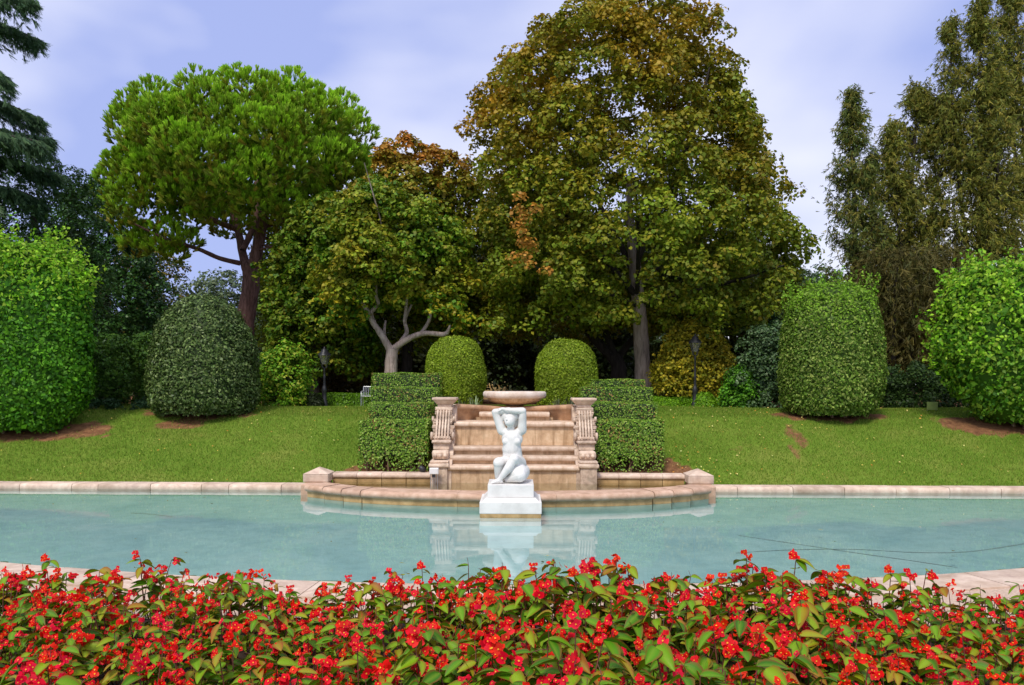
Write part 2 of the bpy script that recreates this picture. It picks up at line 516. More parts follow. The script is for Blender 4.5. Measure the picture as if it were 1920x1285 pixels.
# pool floor and walls, water
def soil_val(x, y):
    s = np.zeros_like(x)
    w = 0.25 * np.sin(x * 5.1 + y * 3.3) + 0.2 * np.sin(x * 9.7 - y * 7.1) + 0.15 * np.sin(x * 17 + y * 13)
    for sx, sy, rx, ry, k in soil_spots:
        d = np.sqrt(((x - sx) / rx) ** 2 + ((y - sy) / ry) ** 2) + w * 0.45
        s = np.maximum(s, k * np.clip((1.15 - d) / 0.35, 0, 1))
    return s
m, t, b = nodes('pool_paint')
n1 = noise(t, 0.7, 6, 0.6, 1.0); n2 = noise(t, 5, 5, 0.6, 0.5)
c1 = ramp(t, n1.outputs['Fac'], [(0.28, S(146, 186, 186)), (0.5, S(162, 200, 196)), (0.72, S(176, 208, 202))])
c2 = ramp(t, n2.outputs['Fac'], [(0.35, S(140, 150, 140)), (0.6, S(255, 255, 255))])
t.links.new(mixc(t, 0.16, c1.outputs['Color'], c2.outputs['Color'], 'MULTIPLY'), b.inputs['Base Color'])
b.inputs['Roughness'].default_value = 0.8
M_pool = m
xs = np.linspace(-14.9, 14.9, 150)
ya = arc_y(xs) + 0.02
top = np.stack([np.concatenate([xs, xs[::-1]]), np.concatenate([ya, np.full(150, FAR_Y + 0.1)]), np.full(300, -0.13)], 1)
q = np.stack([np.arange(149), np.arange(1, 150), 298 - np.arange(149), 299 - np.arange(149)], 1)
pf = mesh_arrays('pool_floor', top, q, M_pool); tag(pf, kind='structure')
loop = np.concatenate([np.stack([xs, ya], 1), np.stack([xs[::-1], np.full(150, FAR_Y + 0.02)], 1)])
nl = len(loop)
wv = np.concatenate([np.c_[loop, np.full(nl, -0.47)], np.c_[loop, np.full(nl, 0.03)]])
k = np.arange(nl)
wq = np.stack([k, (k + 1) % nl, nl + (k + 1) % nl, nl + k], 1)
pw = mesh_arrays('pool_wall', wv, wq, M_pool); tag(pw, kind='structure')

def water_mat(name, tint, bstr, sc):
    m, t, b = nodes(name)
    t.nodes.remove(b)
    fr = nn(t, 'ShaderNodeFresnel'); fr.inputs['IOR'].default_value = 1.33
    tr = nn(t, 'ShaderNodeBsdfTransparent'); tr.inputs['Color'].default_value = (*tint, 1)
    gl = nn(t, 'ShaderNodeBsdfGlossy'); gl.inputs['Roughness'].default_value = 0.02
    gl.inputs['Color'].default_value = (0.95, 0.97, 1.0, 1)
    n1 = noise(t, sc, 3, 0.5, 0.3, stretch=(0.55, 1.5, 1)); n2 = noise(t, 0.35, 2, 0.5)
    mu = nn(t, 'ShaderNodeMath', operation='MULTIPLY')
    t.links.new(n1.outputs['Fac'], mu.inputs[0]); t.links.new(n2.outputs['Fac'], mu.inputs[1])
    bp = nn(t, 'ShaderNodeBump'); bp.inputs['Strength'].default_value = bstr; bp.inputs['Distance'].default_value = 0.02
    t.links.new(mu.outputs[0], bp.inputs['Height'])
    t.links.new(bp.outputs['Normal'], gl.inputs['Normal'])
    mx = nn(t, 'ShaderNodeMixShader')
    t.links.new(fr.outputs[0], mx.inputs[0]); t.links.new(tr.outputs[0], mx.inputs[1]); t.links.new(gl.outputs[0], mx.inputs[2])
    t.links.new(mx.outputs[0], t.nodes['Material Output'].inputs['Surface'])
    return m
M_water = water_mat('water', (0.92, 0.96, 0.97), 0.03, 5.0)
wtop = top.copy(); wtop[:, 2] = 0.0
wt_o = mesh_arrays('water', wtop, q, M_water); tag(wt_o, kind='structure')

M_seam = simple('seam', (0.26, 0.34, 0.34), 0.8, 0, 0.2, 12, 0)
def seam(label, pts):
    q_ = np.array([[*(P(a, b_, (CAMZ + 0.126) * FPX / (b_ - HOR - (a - 960) * 0.0038))[:2]), -0.126] for a, b_ in pts])
    sp_, _ = spline(q_, np.ones(len(q_)), 8)
    tg = np.gradient(sp_, axis=0); nr_ = np.stack([-tg[:, 1], tg[:, 0], np.zeros(len(sp_))], 1); nr_ /= np.linalg.norm(nr_, axis=1, keepdims=True)
    w_ = 0.008 + 0.012 * rng.uniform(0, 1, (len(sp_), 1))
    v_ = np.concatenate([sp_ - nr_ * w_, sp_ + nr_ * w_]); k_ = np.arange(len(sp_) - 1); n_ = len(sp_)
    tag(mesh_arrays('floor_seam', v_, np.stack([k_, k_ + 1, n_ + k_ + 1, n_ + k_], 1), M_seam), label, 'seam', 'dark seams on the pool floor')
seam('dark seam slanting down to the right across the pool floor', [(1385, 1004), (1480, 1018), (1600, 1036), (1700, 1050), (1795, 1064)])
seam('dark seam bending up to the right edge across the pool floor', [(1380, 1037), (1480, 1031), (1600, 1030), (1720, 1036), (1820, 1034), (1930, 1018)])
seam('short dark seam on the pool floor left of the basin', [(245, 962), (280, 964), (325, 969)])
n = 70
fx = rng.uniform(-9, 9, n); fy = rng.uniform(8.6, 14.9, n); ok = ~((np.abs(fx) < 4.3) & (fy > 12.3)); fx, fy = fx[ok], fy[ok]; n = len(fx)
leaf_mesh_late = (np.stack([fx, fy, np.full(n, 0.006)], 1), n)
# gravel strip and flower-bed soil in front of the pool
gxs = np.linspace(-11, 11, 80)
gv = np.concatenate([np.c_[gxs, np.full(80, 6.2), np.full(80, 0.106)], np.c_[gxs, arc_y(gxs) - 0.3, np.full(80, 0.106)]])
k = np.arange(79)
gs = mesh_arrays('gravel_path', gv, np.stack([k, k + 1, 80 + k + 1, 80 + k], 1), M_gravel); tag(gs, kind='structure')
bx_ = grid_axis([(-7, 7, 0.15)]); by_ = grid_axis([(1.0, 6.7, 0.15)])
BX, BY = np.meshgrid(bx_, by_)
BZ = 0.14 + 0.03 * rng.uniform(-1, 1, BX.shape); BZ[-1] = 0.09; BZ[:, 0] = 0.09; BZ[:, -1] = 0.09; BZ[0] = 0.09
i2 = np.arange(BX.size).reshape(BX.shape)
bf = np.stack([i2[:-1, :-1], i2[:-1, 1:], i2[1:, 1:], i2[1:, :-1]], -1).reshape(-1, 4)
fb = mesh_arrays('flower_bed_soil', np.stack([BX, BY, BZ], -1).reshape(-1, 3), bf, M_bed, smooth=True); tag(fb, kind='structure')

# ------------------------------------------------------------------ copings, stone by stone
def sweep_stone(name, pts_in, pts_out, prof, mat, parent, jit=0.004):
    """pts_in/out (n,2): plan polylines of the inner and outer edge; prof [(t,z)] with t 0 inner .. 1 outer"""
    n = len(pts_in); m_ = len(prof)
    dz = random.uniform(-jit, jit); 
    v = []
    for a, b_ in zip(pts_in, pts_out):
        for tt, z in prof:
            v.append((a[0] + (b_[0] - a[0]) * tt, a[1] + (b_[1] - a[1]) * tt, z + dz))
    f = []
    for i in range(n - 1):
        for j in range(m_):
            j2 = (j + 1) % m_
            f.append((i * m_ + j, i * m_ + j2, (i + 1) * m_ + j2, (i + 1) * m_ + j))
    bm = bmesh.new()
    vs = [bm.verts.new(x) for x in v]
    for q_ in f: bm.faces.new([vs[k_] for k_ in q_])
    bm.faces.new([vs[j] for j in range(m_)]); bm.faces.new([vs[(n - 1) * m_ + j] for j in range(m_)])
    o = bm_obj(name, bm, mat, parent)
    for p in o.data.polygons: p.use_smooth = len(p.vertices) == 4
    try: o.data.set_sharp_from_angle(angle=R(40))
    except Exception: pass
    return o
def bullnose(zt, zb, w, r=None, k=5):
    """profile: inner face rounded at t=0"""
    r = r or (zt - zb) / 2
    pr = []
    for i in range(k + 1):
        a = -math.pi / 2 + math.pi * i / k
        pr.append(((r - r * math.cos(a)) / w, (zt + zb) / 2 + (zt - zb) / 2 * math.sin(a)))
    pr += [(1.0, zt), (1.0, zb)]
    return pr
cop = {}
for side, x0, x1, lab in ((-1, -14.6, -4.15, 'straight pink stone coping along lawn left of the basin'), (1, 3.885, 14.6, 'straight pink stone coping along lawn right of the basin')):
    t_ = thing('pool_coping', lab, 'coping', ((x0 + x1) / 2, FAR_Y, 0), 'stone copings of the pool')
    x = x0
    while x < x1 - 0.2:
        ln = random.choice([0.53, 1.05, 1.02, 1.1, 0.55, 1.06])
        xe = min(x + ln, x1)
        if x1 - xe < 0.3: xe = x1
        yo = random.uniform(-0.006, 0.006)
        a = np.array([[x + 0.006, FAR_Y - 0.02 + yo], [xe - 0.006, FAR_Y - 0.02 + yo]]); b_ = a + [0, 0.40]
        sweep_stone('coping_stone', a, b_, bullnose(0.105, -0.05, 0.40, 0.045), M_coping, t_)
        x = xe
t_ = thing('pool_coping', 'curved pale stone coping behind the red flowers', 'coping', (0, 7.9, 0), 'stone copings of the pool')
ang0, ang1 = -0.62, 0.62
na = 24
for i in range(na):
    a0 = ang0 + (ang1 - ang0) * i / na; a1 = ang0 + (ang1 - ang0) * (i + 1) / na
    aa = np.linspace(a0 + 0.0003, a1 - 0.0003, 5)
    pin = np.stack([(ARC_R - 0.02) * np.sin(aa), ARC_C - (ARC_R - 0.02) * np.cos(aa)], 1)
    pout = np.stack([(ARC_R + 0.62) * np.sin(aa), ARC_C - (ARC_R + 0.62) * np.cos(aa)], 1)
    sweep_stone('coping_stone', pin, pout, bullnose(0.125, -0.05, 0.64, 0.06), M_coping, t_)

# ------------------------------------------------------------------ upper basin (bowed rim in front of the cascade)
BCX = -0.14
CX0 = -0.03
KX = 0.96
basin = thing('fountain_basin', 'bowed stone basin with rounded rim below the cascade', 'basin', (BCX, 14.6, 0))
def ell(x):     # front line of the rim
    return 15.6 - 2.07 * np.sqrt(np.maximum(1 - (x / 4.6) ** 2, 0))
segs = [(-2.72, -1.35), (-1.35, 0.0), (0.0, 1.35), (1.35, 2.72)]
steps = [(2.74, 3.12, 0.07), (3.14, 3.54, 0.16), (3.56, 3.98, 0.27)]
allseg = [(a, b_, 0.0) for a, b_ in [(-2.72, -0.9), (-0.9, 0.9), (0.9, 2.72)]] + [(a, b_, o) for a, b_, o in steps] + [(-b_, -a, o) for a, b_, o in steps]
for a, b_, off in allseg:
    xx = np.linspace(a + 0.002, b_ - 0.002, 12)
    dy = (ell(xx + 1e-3) - ell(xx - 1e-3)) / 2e-3
    nrm = np.stack([-dy, np.ones_like(dy)], 1); nrm /= np.linalg.norm(nrm, axis=1, keepdims=True)
    p0 = np.stack([xx * KX, ell(xx) + off * 0.5], 1)
    p1 = p0 + nrm * 0.50
    p0[:, 0] += BCX; p1[:, 0] += BCX
    sweep_stone('rim_stone', p0, p1, bullnose(0.228, 0.095, 0.5, 0.075, 8), M_rim, basin, 0.003)
    w0 = p0 + nrm * 0.07; w1 = p0 + nrm * 0.45
    sweep_stone('wall_stone', w0, w1, [(0, -0.004), (0, 0.098), (1, 0.098), (1, -0.004)], M_wet, basin, 0.0)
    sweep_stone('footing_stone', w0 + nrm * 0.004, w1, [(0, -0.44), (0, -0.006), (1, -0.006), (1, -0.44)], M_pool, basin, 0.0)
# end piers, corner caps, back coping
for s in (-1, 1):
    xa, xb = sorted((BCX + s * 3.52, BCX + s * 4.0))
    bm = bm_box(xa - 0.01, xb + 0.01, 15.28, 15.80, 0.20, 0.36, 0.02)
    bm_obj('corner_cap', bm, M_coping, basin)
    bm = bmesh.new()          # low hipped top
    z0, z1 = 0.362, 0.475
    vs = [bm.verts.new(c) for c in ((xa - 0.01, 15.28, z0), (xb + 0.01, 15.28, z0), (xb + 0.01, 15.80, z0), (xa - 0.01, 15.80, z0), ((xa + xb) / 2, 15.50, z1), ((xa + xb) / 2, 15.60, z1))]
    for q_ in ((0, 1, 4), (1, 2, 5, 4), (2, 3, 5), (3, 0, 4, 5), (3, 2, 1, 0)): bm.faces.new([vs[i] for i in q_])
    bm_obj('cap_top', bm, M_coping, basin)
    box('end_pier', xa + 0.02, xb - 0.02, 15.0, 15.74, -0.44, 0.198, M_rim, basin, 0.03)
    x_in = CX0 + s * 1.66
    n_ = 4
    for i in range(n_):
        u0 = x_in + (BCX + s * 3.51 - x_in) * i / n_; u1 = x_in + (BCX + s * 3.51 - x_in) * (i + 1) / n_
        u0, u1 = sorted((u0, u1))
        pa = np.array([[u0 + 0.004, 15.60], [u1 - 0.004, 15.60]])
        sweep_stone('back_coping_stone', pa, pa + [0, 0.32], bullnose(0.345, 0.24, 0.32, 0.05), M_coping, basin)
        box('back_wall_stone', u0 + 0.004, u1 - 0.004, 15.64, 15.88, -0.44, 0.238, M_wet, basin, 0.006)
# floor and water of the basin
xx = np.linspace(-3.9, 3.9, 60)
yf = ell(xx) + 0.30
bv = np.concatenate([np.c_[xx * KX + BCX, yf, np.full(60, 0.05)], np.c_[xx * KX + BCX, np.full(60, 15.63), np.full(60, 0.05)]])
k = np.arange(59)
bq = np.stack([k, k + 1, 60 + k + 1, 60 + k], 1)
mesh_arrays('basin_floor', bv, bq, M_wet, basin)
M_water2 = water_mat('basin_water', (0.9, 0.95, 0.9), 0.03, 8.0)
bv2 = bv.copy(); bv2[:, 2] = 0.175
bw = mesh_arrays('basin_water', bv2, bq, M_water2); tag(bw, kind='structure')

# ------------------------------------------------------------------ cascade
CX = -0.03
casc = thing('stone_cascade', 'stepped stone water cascade between the carved pillars', 'cascade', (CX, 16.4, 0.05))
def step(front, hw, z_lip0, z_lip1, z_bot, back, name='step', bowed=0.0):
    n = 14
    xs_ = np.linspace(-hw, hw, n)
    yb = front - bowed * (1 - (xs_ / hw) ** 2)
    pin = np.stack([xs_ + CX, yb], 1)
    pout = np.stack([xs_ + CX, np.full(n, back)], 1)
    w = back - front
    sweep_stone(name + '_lip', pin, pout, bullnose(z_lip1, z_lip0, w, 0.035), M_lip, casc, 0)
    sweep_stone(name + '_riser', pin + [0, 0.07], pout - [0, 0.01], [(0, z_bot), (0, z_lip0 - 0.002), (1, z_lip0 - 0.002), (1, z_bot)], M_casc, casc, 0)
step(15.45, 1.30, 0.42, 0.52, 0.02, 15.95)
step(15.75, 1.285, 0.58, 0.685, 0.525, 16.25)
step(16.05, 1.27, 0.755, 0.855, 0.69, 16.7)
step(16.35, 1.255, 1.24, 1.345, 0.86, 17.2, bowed=0.05)
step(16.92, 0.76, 1.42, 1.525, 1.348, 17.55, bowed=0.06)
# concave back wall
na = 24
aa = np.linspace(-1, 1, na)
yb = 17.55 - 0.60 * np.abs(aa) ** 2.2
zt = 1.625 + 0.065 * np.abs(aa) ** 1.5
wall_v, wall_f = [], []
for i in range(na):
    x = CX + aa[i] * 1.27
    for yy, zz in ((yb[i], 1.0), (yb[i], zt[i] - 0.10), (yb[i] - 0.02, zt[i] - 0.095), (yb[i] - 0.02, zt[i] - 0.01), (yb[i], zt[i]), (yb[i] + 0.24, zt[i] + 0.01), (yb[i] + 0.24, 1.0)):
        wall_v.append((x, yy, zz))
for i in range(na - 1):
    for j in range(6):
        wall_f.append((i * 7 + j, i * 7 + j + 1, (i + 1) * 7 + j + 1, (i + 1) * 7 + j))
mesh_arrays('back_wall', np.array(wall_v), np.array(wall_f), stone('back_wall_stone', S(150, 114, 86), S(178, 140, 106), S(198, 164, 130), S(112, 86, 72), 0.6, rough=0.6), casc, smooth=True)
box('core', CX - 1.2, CX + 1.2, 17.3, 17.74, 0.3, 1.40, M_casc, casc, 0)
for s in (-1, 1):
    # inner cheek walls following the slope
    xa, xb = sorted((CX + s * 1.235, CX + s * 1.40))
    prof = [(15.50, 0.04), (15.50, 0.50), (15.85, 0.66), (16.2, 0.95), (16.5, 1.38), (16.85, 1.62), (17.0, 1.675), (17.75, 1.675), (17.75, 0.04)]
    bm = bmesh.new()
    A = [bm.verts.new((xa, y, z)) for y, z in prof]; B = [bm.verts.new((xb, y, z)) for y, z in prof]
    bm.faces.new(A); bm.faces.new(B)
    for i in range(len(prof)):
        j = (i + 1) % len(prof)
        bm.faces.new((A[i], A[j], B[j], B[i]))
    bm_obj('cheek_wall', bm, M_pillar, casc)

# pillars: stacked carved stones stepping back up the slope
def pillar(s, label):
    X0 = CX + s * 1.475
    t_ = thing('carved_pillar', label, 'pillar', (X0, 16.1, 0.05), 'carved pillars of the cascade')
    def blk(name, hw, yf, yb, z0, z1, bev=0.012, taper=None, out=0.0, rough=0.004, seg=2):
        return box(name, X0 - hw + s * out, X0 + hw + s * out, yf, yb, z0, z1, M_pillar, t_, bev, taper, rough, seg)
    blk('base_pier', 0.165, 15.42, 16.0, -0.4, 0.482, 0.01)
    blk('base_cap', 0.205, 15.38, 16.0, 0.484, 0.565, 0.03)
    blk('base_cap_moulding', 0.185, 15.44, 16.0, 0.567, 0.615, 0.02)
    # lower scroll
    blk('lower_scroll', 0.165, 15.66, 16.3, 0.617, 0.80, 0.05, rough=0.008)
    for dx in (-0.10, 0.0, 0.10):
        v, f = lathe_arrays([(0.001, 0.0), (0.035, 0.0), (0.045, 0.02), (0.03, 0.05), (0.001, 0.055)], 0, 0, 8)
        vv = np.stack([v[:, 0] + X0 + dx, 15.665 - v[:, 2], v[:, 1] + 0.70], 1)
        mesh_arrays('rosette', vv, f, M_pillar, t_, smooth=True)
    blk('middle_block', 0.165, 15.92, 16.5, 0.802, 0.925, 0.012)
    blk('middle_moulding', 0.195, 15.86, 16.5, 0.927, 0.985, 0.022)
    # upper fluted scroll: bulges outwards at its foot, leans back
    n = 9; course = None
    for i in range(n):
        u0, u1 = i / n, (i + 1) / n
        z0, z1 = 0.987 + 0.655 * u0, 0.987 + 0.655 * u1
        yf = 16.02 + 0.45 * u0 ** 0.8
        bul = 0.045 * math.sin(math.pi * min(1, u0 * 1.6)) + 0.012 * math.sin(i * 2.7)
        hw = 0.175 + bul
        course = blk('scroll_course', hw, yf, 16.9, z0 + 0.001, z1 - 0.001, 0.016, out=0.012 * math.sin(i * 1.9), rough=0.01)
    for j in range(5):
        dx = -0.12 + 0.06 * j
        pts = [(X0 + dx, 16.015, 1.02), (X0 + dx, 16.10, 1.18), (X0 + dx, 16.24, 1.36), (X0 + dx, 16.40, 1.58)]
        tube('flute', pts, [0.02, 0.024, 0.022, 0.018], M_pillar, course, 6, 3, 0.12)
    for zc, yc, r_ in ((1.06, 16.12, 0.085), (1.40, 16.36, 0.06)):
        for e in (-1, 1):
            v, f = lathe_arrays([(0.001, 0), (r_ * 0.5, 0.0), (r_, 0.006), (r_, 0.05), (0.001, 0.055)], 0, 0, 12)
            vv = np.stack([X0 + e * (0.19 + v[:, 2]), v[:, 0] + yc, v[:, 1] + zc], 1)
            mesh_arrays('volute', vv, f, M_pillar, course)
    blk('neck', 0.145, 16.56, 16.94, 1.643, 1.70, 0.006, rough=0.001)
    # flared cap
    z0, z1 = 1.702, 1.79
    bm = bm_box(X0 - 0.235, X0 + 0.235, 16.47, 17.03, z0, z1, 0)
    for v_ in bm.verts:
        if v_.co.z < (z0 + z1) / 2:
            v_.co.x = X0 + (v_.co.x - X0) * 0.68; v_.co.y = 16.75 + (v_.co.y - 16.75) * 0.72
    bm_obj('cap_flare', bm, M_coping, t_)
    box('cap_slab', X0 - 0.255, X0 + 0.255, 16.44, 17.06, 1.792, 1.845, M_coping, t_, 0.015)
    return t_
pillar(-1, 'carved stone pillar behind the white floodlight, left of the cascade')
pillar(1, 'carved stone pillar right of the cascade')

# fountain bowl
BX0, BY0 = -0.03, 17.95
bowl = thing('fountain_bowl', 'round stone fountain bowl on a stem above the cascade', 'fountain bowl', (BX0, BY0, 1.40))
v, f = lathe_arrays([(0.001, 1.86), (0.60, 1.86), (0.64, 1.955), (0.69, 1.968), (0.72, 1.945), (0.725, 1.88), (0.70, 1.825), (0.62, 1.81)], BX0, BY0, 48)
mesh_arrays('rim', v, f, M_bowl, bowl, smooth=True)
v, f = lathe_arrays([(0.615, 1.812), (0.60, 1.77), (0.52, 1.72), (0.36, 1.68), (0.22, 1.655), (0.18, 1.62)], BX0, BY0, 48)
mesh_arrays('underside', v, f, M_casc, bowl, smooth=True)
v, f = lathe_arrays([(0.18, 1.622), (0.14, 1.58), (0.15, 1.48), (0.22, 1.44), (0.24, 1.38), (0.001, 1.38)], BX0, BY0, 24)
mesh_arrays('stem', v, f, M_casc, bowl, smooth=True)
v, f = lathe_arrays([(0.001, 1.925), (0.626, 1.925)], BX0, BY0, 32)
mesh_arrays('bowl_water', v, f, M_water2, bowl)

# ------------------------------------------------------------------ statue and pedestal
PXc = float(P(958, 900, 13.0)[0])
PY0 = 12.52
ped = thing('statue_pedestal', 'white marble pedestal standing in the pool under the statue', 'pedestal', (PXc, PY0 + 0.49, -0.44))
box('foundation', PXc - 0.488, PXc + 0.488, PY0 + 0.007, PY0 + 0.983, -0.44, -0.008, M_marble, ped, 0.004)
box('plinth', PXc - 0.49, PXc + 0.49, PY0 + 0.005, PY0 + 0.985, -0.006, 0.058, M_wet, ped, 0.006)
box('lower_block', PXc - 0.497, PXc + 0.497, PY0, PY0 + 0.99, 0.06, 0.245, M_marble, ped, 0.008)
bm = bm_box(PXc - 0.46, PXc + 0.46, PY0 + 0.035, PY0 + 0.955, 0.247, 0.305, 0, 0.06)
bm_obj('chamfer_course', bm, M_marble, ped)
box('upper_block', PXc - 0.372, PXc + 0.372, PY0 + 0.12, PY0 + 0.87, 0.307, 0.512, M_marble, ped, 0.007)

def round_cone(a, b_, ra, rb, n=14, m_=7):
    a = np.array(a, float); b_ = np.array(b_, float)
    ax = b_ - a; L_ = np.linalg.norm(ax); ax /= L_ + 1e-9
    pr = []
    for i in range(m_ + 1):
        th = -math.pi / 2 + (math.pi / 2) * i / m_; pr.append((ra * math.cos(th) + 1e-4, ra * math.sin(th)))
    for i in range(m_ + 1):
        th = (math.pi / 2) * i / m_; pr.append((rb * math.cos(th) + 1e-4, L_ + rb * math.sin(th)))
    v_, f_ = lathe_arrays(pr, 0, 0, n)
    u = np.cross(ax, [0.3, 0.9, 0.2]); u /= np.linalg.norm(u); w = np.cross(ax, u)
    return a + v_[:, :1] * u + v_[:, 1:2] * w + v_[:, 2:3] * ax, f_
def ellipsoid(c, r, rot=None, n=18, m_=12):
    pr = [(math.cos(-math.pi / 2 + math.pi * i / m_) + 1e-4, math.sin(-math.pi / 2 + math.pi * i / m_)) for i in range(m_ + 1)]
    v_, f_ = lathe_arrays(pr, 0, 0, n)
    v_ = v_ * np.array(r)
    if rot is not None: v_ = v_ @ np.array(rot).T
    return v_ + np.array(c), f_
def build_statue():
    # local frame: x to the right of the picture, y away from the viewer, z up from the pedestal top
    Pt = []
    rc = lambda a, b_, ra, rb: Pt.append(round_cone(a, b_, ra, rb))
    el = lambda c, r, rot=None: Pt.append(ellipsoid(c, r, rot))
    # hips and trunk
    el((0.02, 0.10, 0.28), (0.215, 0.17, 0.19))
    rc((0.015, 0.10, 0.36), (0.01, 0.08, 0.52), 0.168, 0.150)
    el((0.008, 0.06, 0.54), (0.158, 0.12, 0.13))
    rc((0.005, 0.06, 0.55), (0.015, 0.06, 0.72), 0.145, 0.145)
    el((0.012, 0.065, 0.715), (0.172, 0.115, 0.14))
    el((-0.068, -0.025, 0.678), (0.068, 0.055, 0.064)); el((0.095, -0.025, 0.678), (0.068, 0.055, 0.064))
    # raised shoulders, neck, head tipped back
    rc((-0.07, 0.08, 0.80), (-0.165, 0.08, 0.87), 0.085, 0.068); rc((0.09, 0.08, 0.80), (0.175, 0.08, 0.88), 0.085, 0.068)
    rc((0.0, 0.07, 0.80), (-0.015, 0.05, 0.95), 0.06, 0.055)
    rot = Matrix.Rotation(R(22), 3, 'Z') @ Matrix.Rotation(R(-34), 3, 'X') @ Matrix.Rotation(R(10), 3, 'Y')
    el((-0.02, 0.035, 1.04), (0.092, 0.10, 0.13), rot)
    el((-0.04, -0.018, 0.99), (0.052, 0.06, 0.052), rot)             # jaw
    rc((-0.052, -0.046, 1.078), (-0.060, -0.074, 1.046), 0.010, 0.014)   # nose
    el((-0.052, -0.056, 1.012), (0.022, 0.016, 0.009))                   # mouth
    el((-0.03, -0.030, 1.095), (0.058, 0.026, 0.012))                    # brow
    el((-0.03, 0.10, 1.10), (0.155, 0.10, 0.115)); el((-0.01, 0.15, 1.0), (0.13, 0.07, 0.12))       # hair
    el((-0.10, 0.04, 1.04), (0.016, 0.028, 0.034)); el((0.062, 0.04, 1.04), (0.016, 0.028, 0.034))    # ears
    # right arm (picture left): up to the elbow, forearm back across the crown
    rc((-0.155, 0.08, 0.85), (-0.255, 0.03, 1.15), 0.078, 0.056)
    rc((-0.262, 0.03, 1.15), (-0.262, 0.03, 1.17), 0.052, 0.05)
    rc((-0.256, 0.03, 1.165), (-0.04, 0.06, 1.21), 0.060, 0.040)
    el((0.0, 0.07, 1.215), (0.05, 0.03, 0.022))
    for k_ in range(4): rc((0.03, 0.045 + 0.02 * k_, 1.218), (0.10 - 0.008 * abs(k_ - 1), 0.05 + 0.02 * k_, 1.195), 0.010, 0.008)
    rc((0.0, 0.04, 1.205), (0.045, 0.01, 1.18), 0.011, 0.009)
    # left arm (picture right): up, forearm over the top of the head in front
    rc((0.165, 0.08, 0.86), (0.188, 0.03, 1.16), 0.076, 0.056)
    rc((0.19, 0.03, 1.16), (0.185, 0.02, 1.195), 0.052, 0.05)
    rc((0.182, 0.02, 1.19), (-0.06, 0.0, 1.20), 0.060, 0.042)
    rc((-0.06, 0.0, 1.207), (-0.14, 0.01, 1.222), 0.034, 0.028)
    el((-0.155, 0.015, 1.222), (0.045, 0.032, 0.022))
    for k_ in range(4): rc((-0.185, -0.01 + 0.018 * k_, 1.22), (-0.238, 0.0 + 0.018 * k_, 1.19 - 0.006 * k_), 0.010, 0.008)
    rc((-0.15, -0.012, 1.215), (-0.19, -0.03, 1.185), 0.011, 0.009)
    # picture-left leg: thigh forward with the knee up, behind the crossing shin
    rc((-0.07, 0.10, 0.28), (-0.155, -0.16, 0.33), 0.145, 0.098)
    rc((-0.155, -0.16, 0.33), (-0.165, -0.10, 0.10), 0.094, 0.072)
    rc((-0.165, -0.10, 0.10), (-0.10, -0.02, 0.05), 0.07, 0.05)
    # picture-right leg crossing: knee high, shin diagonally down to the left foot
    rc((0.10, 0.08, 0.30), (0.085, -0.21, 0.40), 0.140, 0.078)
    rc((0.085, -0.21, 0.405), (0.00, -0.26, 0.25), 0.074, 0.068)
    rc((0.00, -0.26, 0.25), (-0.125, -0.27, 0.075), 0.068, 0.040)
    rc((-0.125, -0.27, 0.06), (-0.225, -0.32, 0.028), 0.038, 0.026)
    el((-0.115, -0.25, 0.035), (0.04, 0.045, 0.035))
    for k_ in range(5): rc((-0.215, -0.345 + 0.017 * k_, 0.022), (-0.25 + 0.006 * k_, -0.352 + 0.018 * k_, 0.014), 0.011, 0.009)
    # folded thigh and buttock at the right, resting on the block
    el((0.13, -0.06, 0.155), (0.165, 0.22, 0.158)); el((0.12, 0.12, 0.16), (0.17, 0.16, 0.16))
    rc((0.16, -0.18, 0.13), (-0.02, -0.17, 0.06), 0.12, 0.055)
    el((-0.08, 0.12, 0.14), (0.16, 0.15, 0.14))
    return merge(Pt)
v, f = build_statue()
v = (v * np.array([1.05, 1.04, 0.99])) @ np.array(Matrix.Rotation(R(-9), 3, 'Z')).T; v[:, 2] -= v[:, 2].min()
base = np.array([PXc - 0.005, PY0 + 0.50, 0.511])
tmp = mesh_arrays('person_statue', v + base, f, M_marble, smooth=True)
rm = tmp.modifiers.new('r', 'REMESH'); rm.mode = 'VOXEL'; rm.voxel_size = 0.0075; rm.use_smooth_shade = True
sm = tmp.modifiers.new('s', 'SMOOTH'); sm.iterations = 5; sm.factor = 0.5
dg = bpy.context.evaluated_depsgraph_get()
me_s = bpy.data.meshes.new_from_object(tmp.evaluated_get(dg))
bpy.data.objects.remove(tmp)
for p in me_s.polygons: p.use_smooth = True
st = bpy.data.objects.new('marble_statue', me_s); C.objects.link(st)
if not me_s.materials: me_s.materials.append(M_marble)
mn = np.array([vv.co[:] for vv in me_s.vertices])
st.location = (0, 0, 0.511 - mn[:, 2].min())
tag(st, 'white marble statue of a seated nude with arms folded over the head', 'statue')

# ------------------------------------------------------------------ lawn grass and fallen leaves
n = 230000
x = rng.uniform(-13.5, 13.5, n); y = 16.02 + rng.uniform(0, 1, n) * 5.4
keep = (rng.uniform(0, 1, n) > soil_val(x, y) * 1.05) & ~((np.abs(x) < 1.75) & (y < 19.5)) & ~((np.abs(x) < 4.2) & (y < 15.95))
x, y = x[keep], y[keep]; n = len(x)
z = gz(x, y)
h = rng.uniform(0.025, 0.06, n); a = rng.uniform(0, 2 * np.pi, n); w = rng.uniform(0.004, 0.008, n)
b0 = np.stack([x - np.cos(a) * w, y - np.sin(a) * w, z - 0.003], 1); b1 = np.stack([x + np.cos(a) * w, y + np.sin(a) * w, z - 0.003], 1)
tp = np.stack([x + rng.normal(0, 0.016, n), y + rng.normal(0, 0.016, n), z + h], 1)
v = np.stack([b0, b1, tp], 1).reshape(-1, 3)
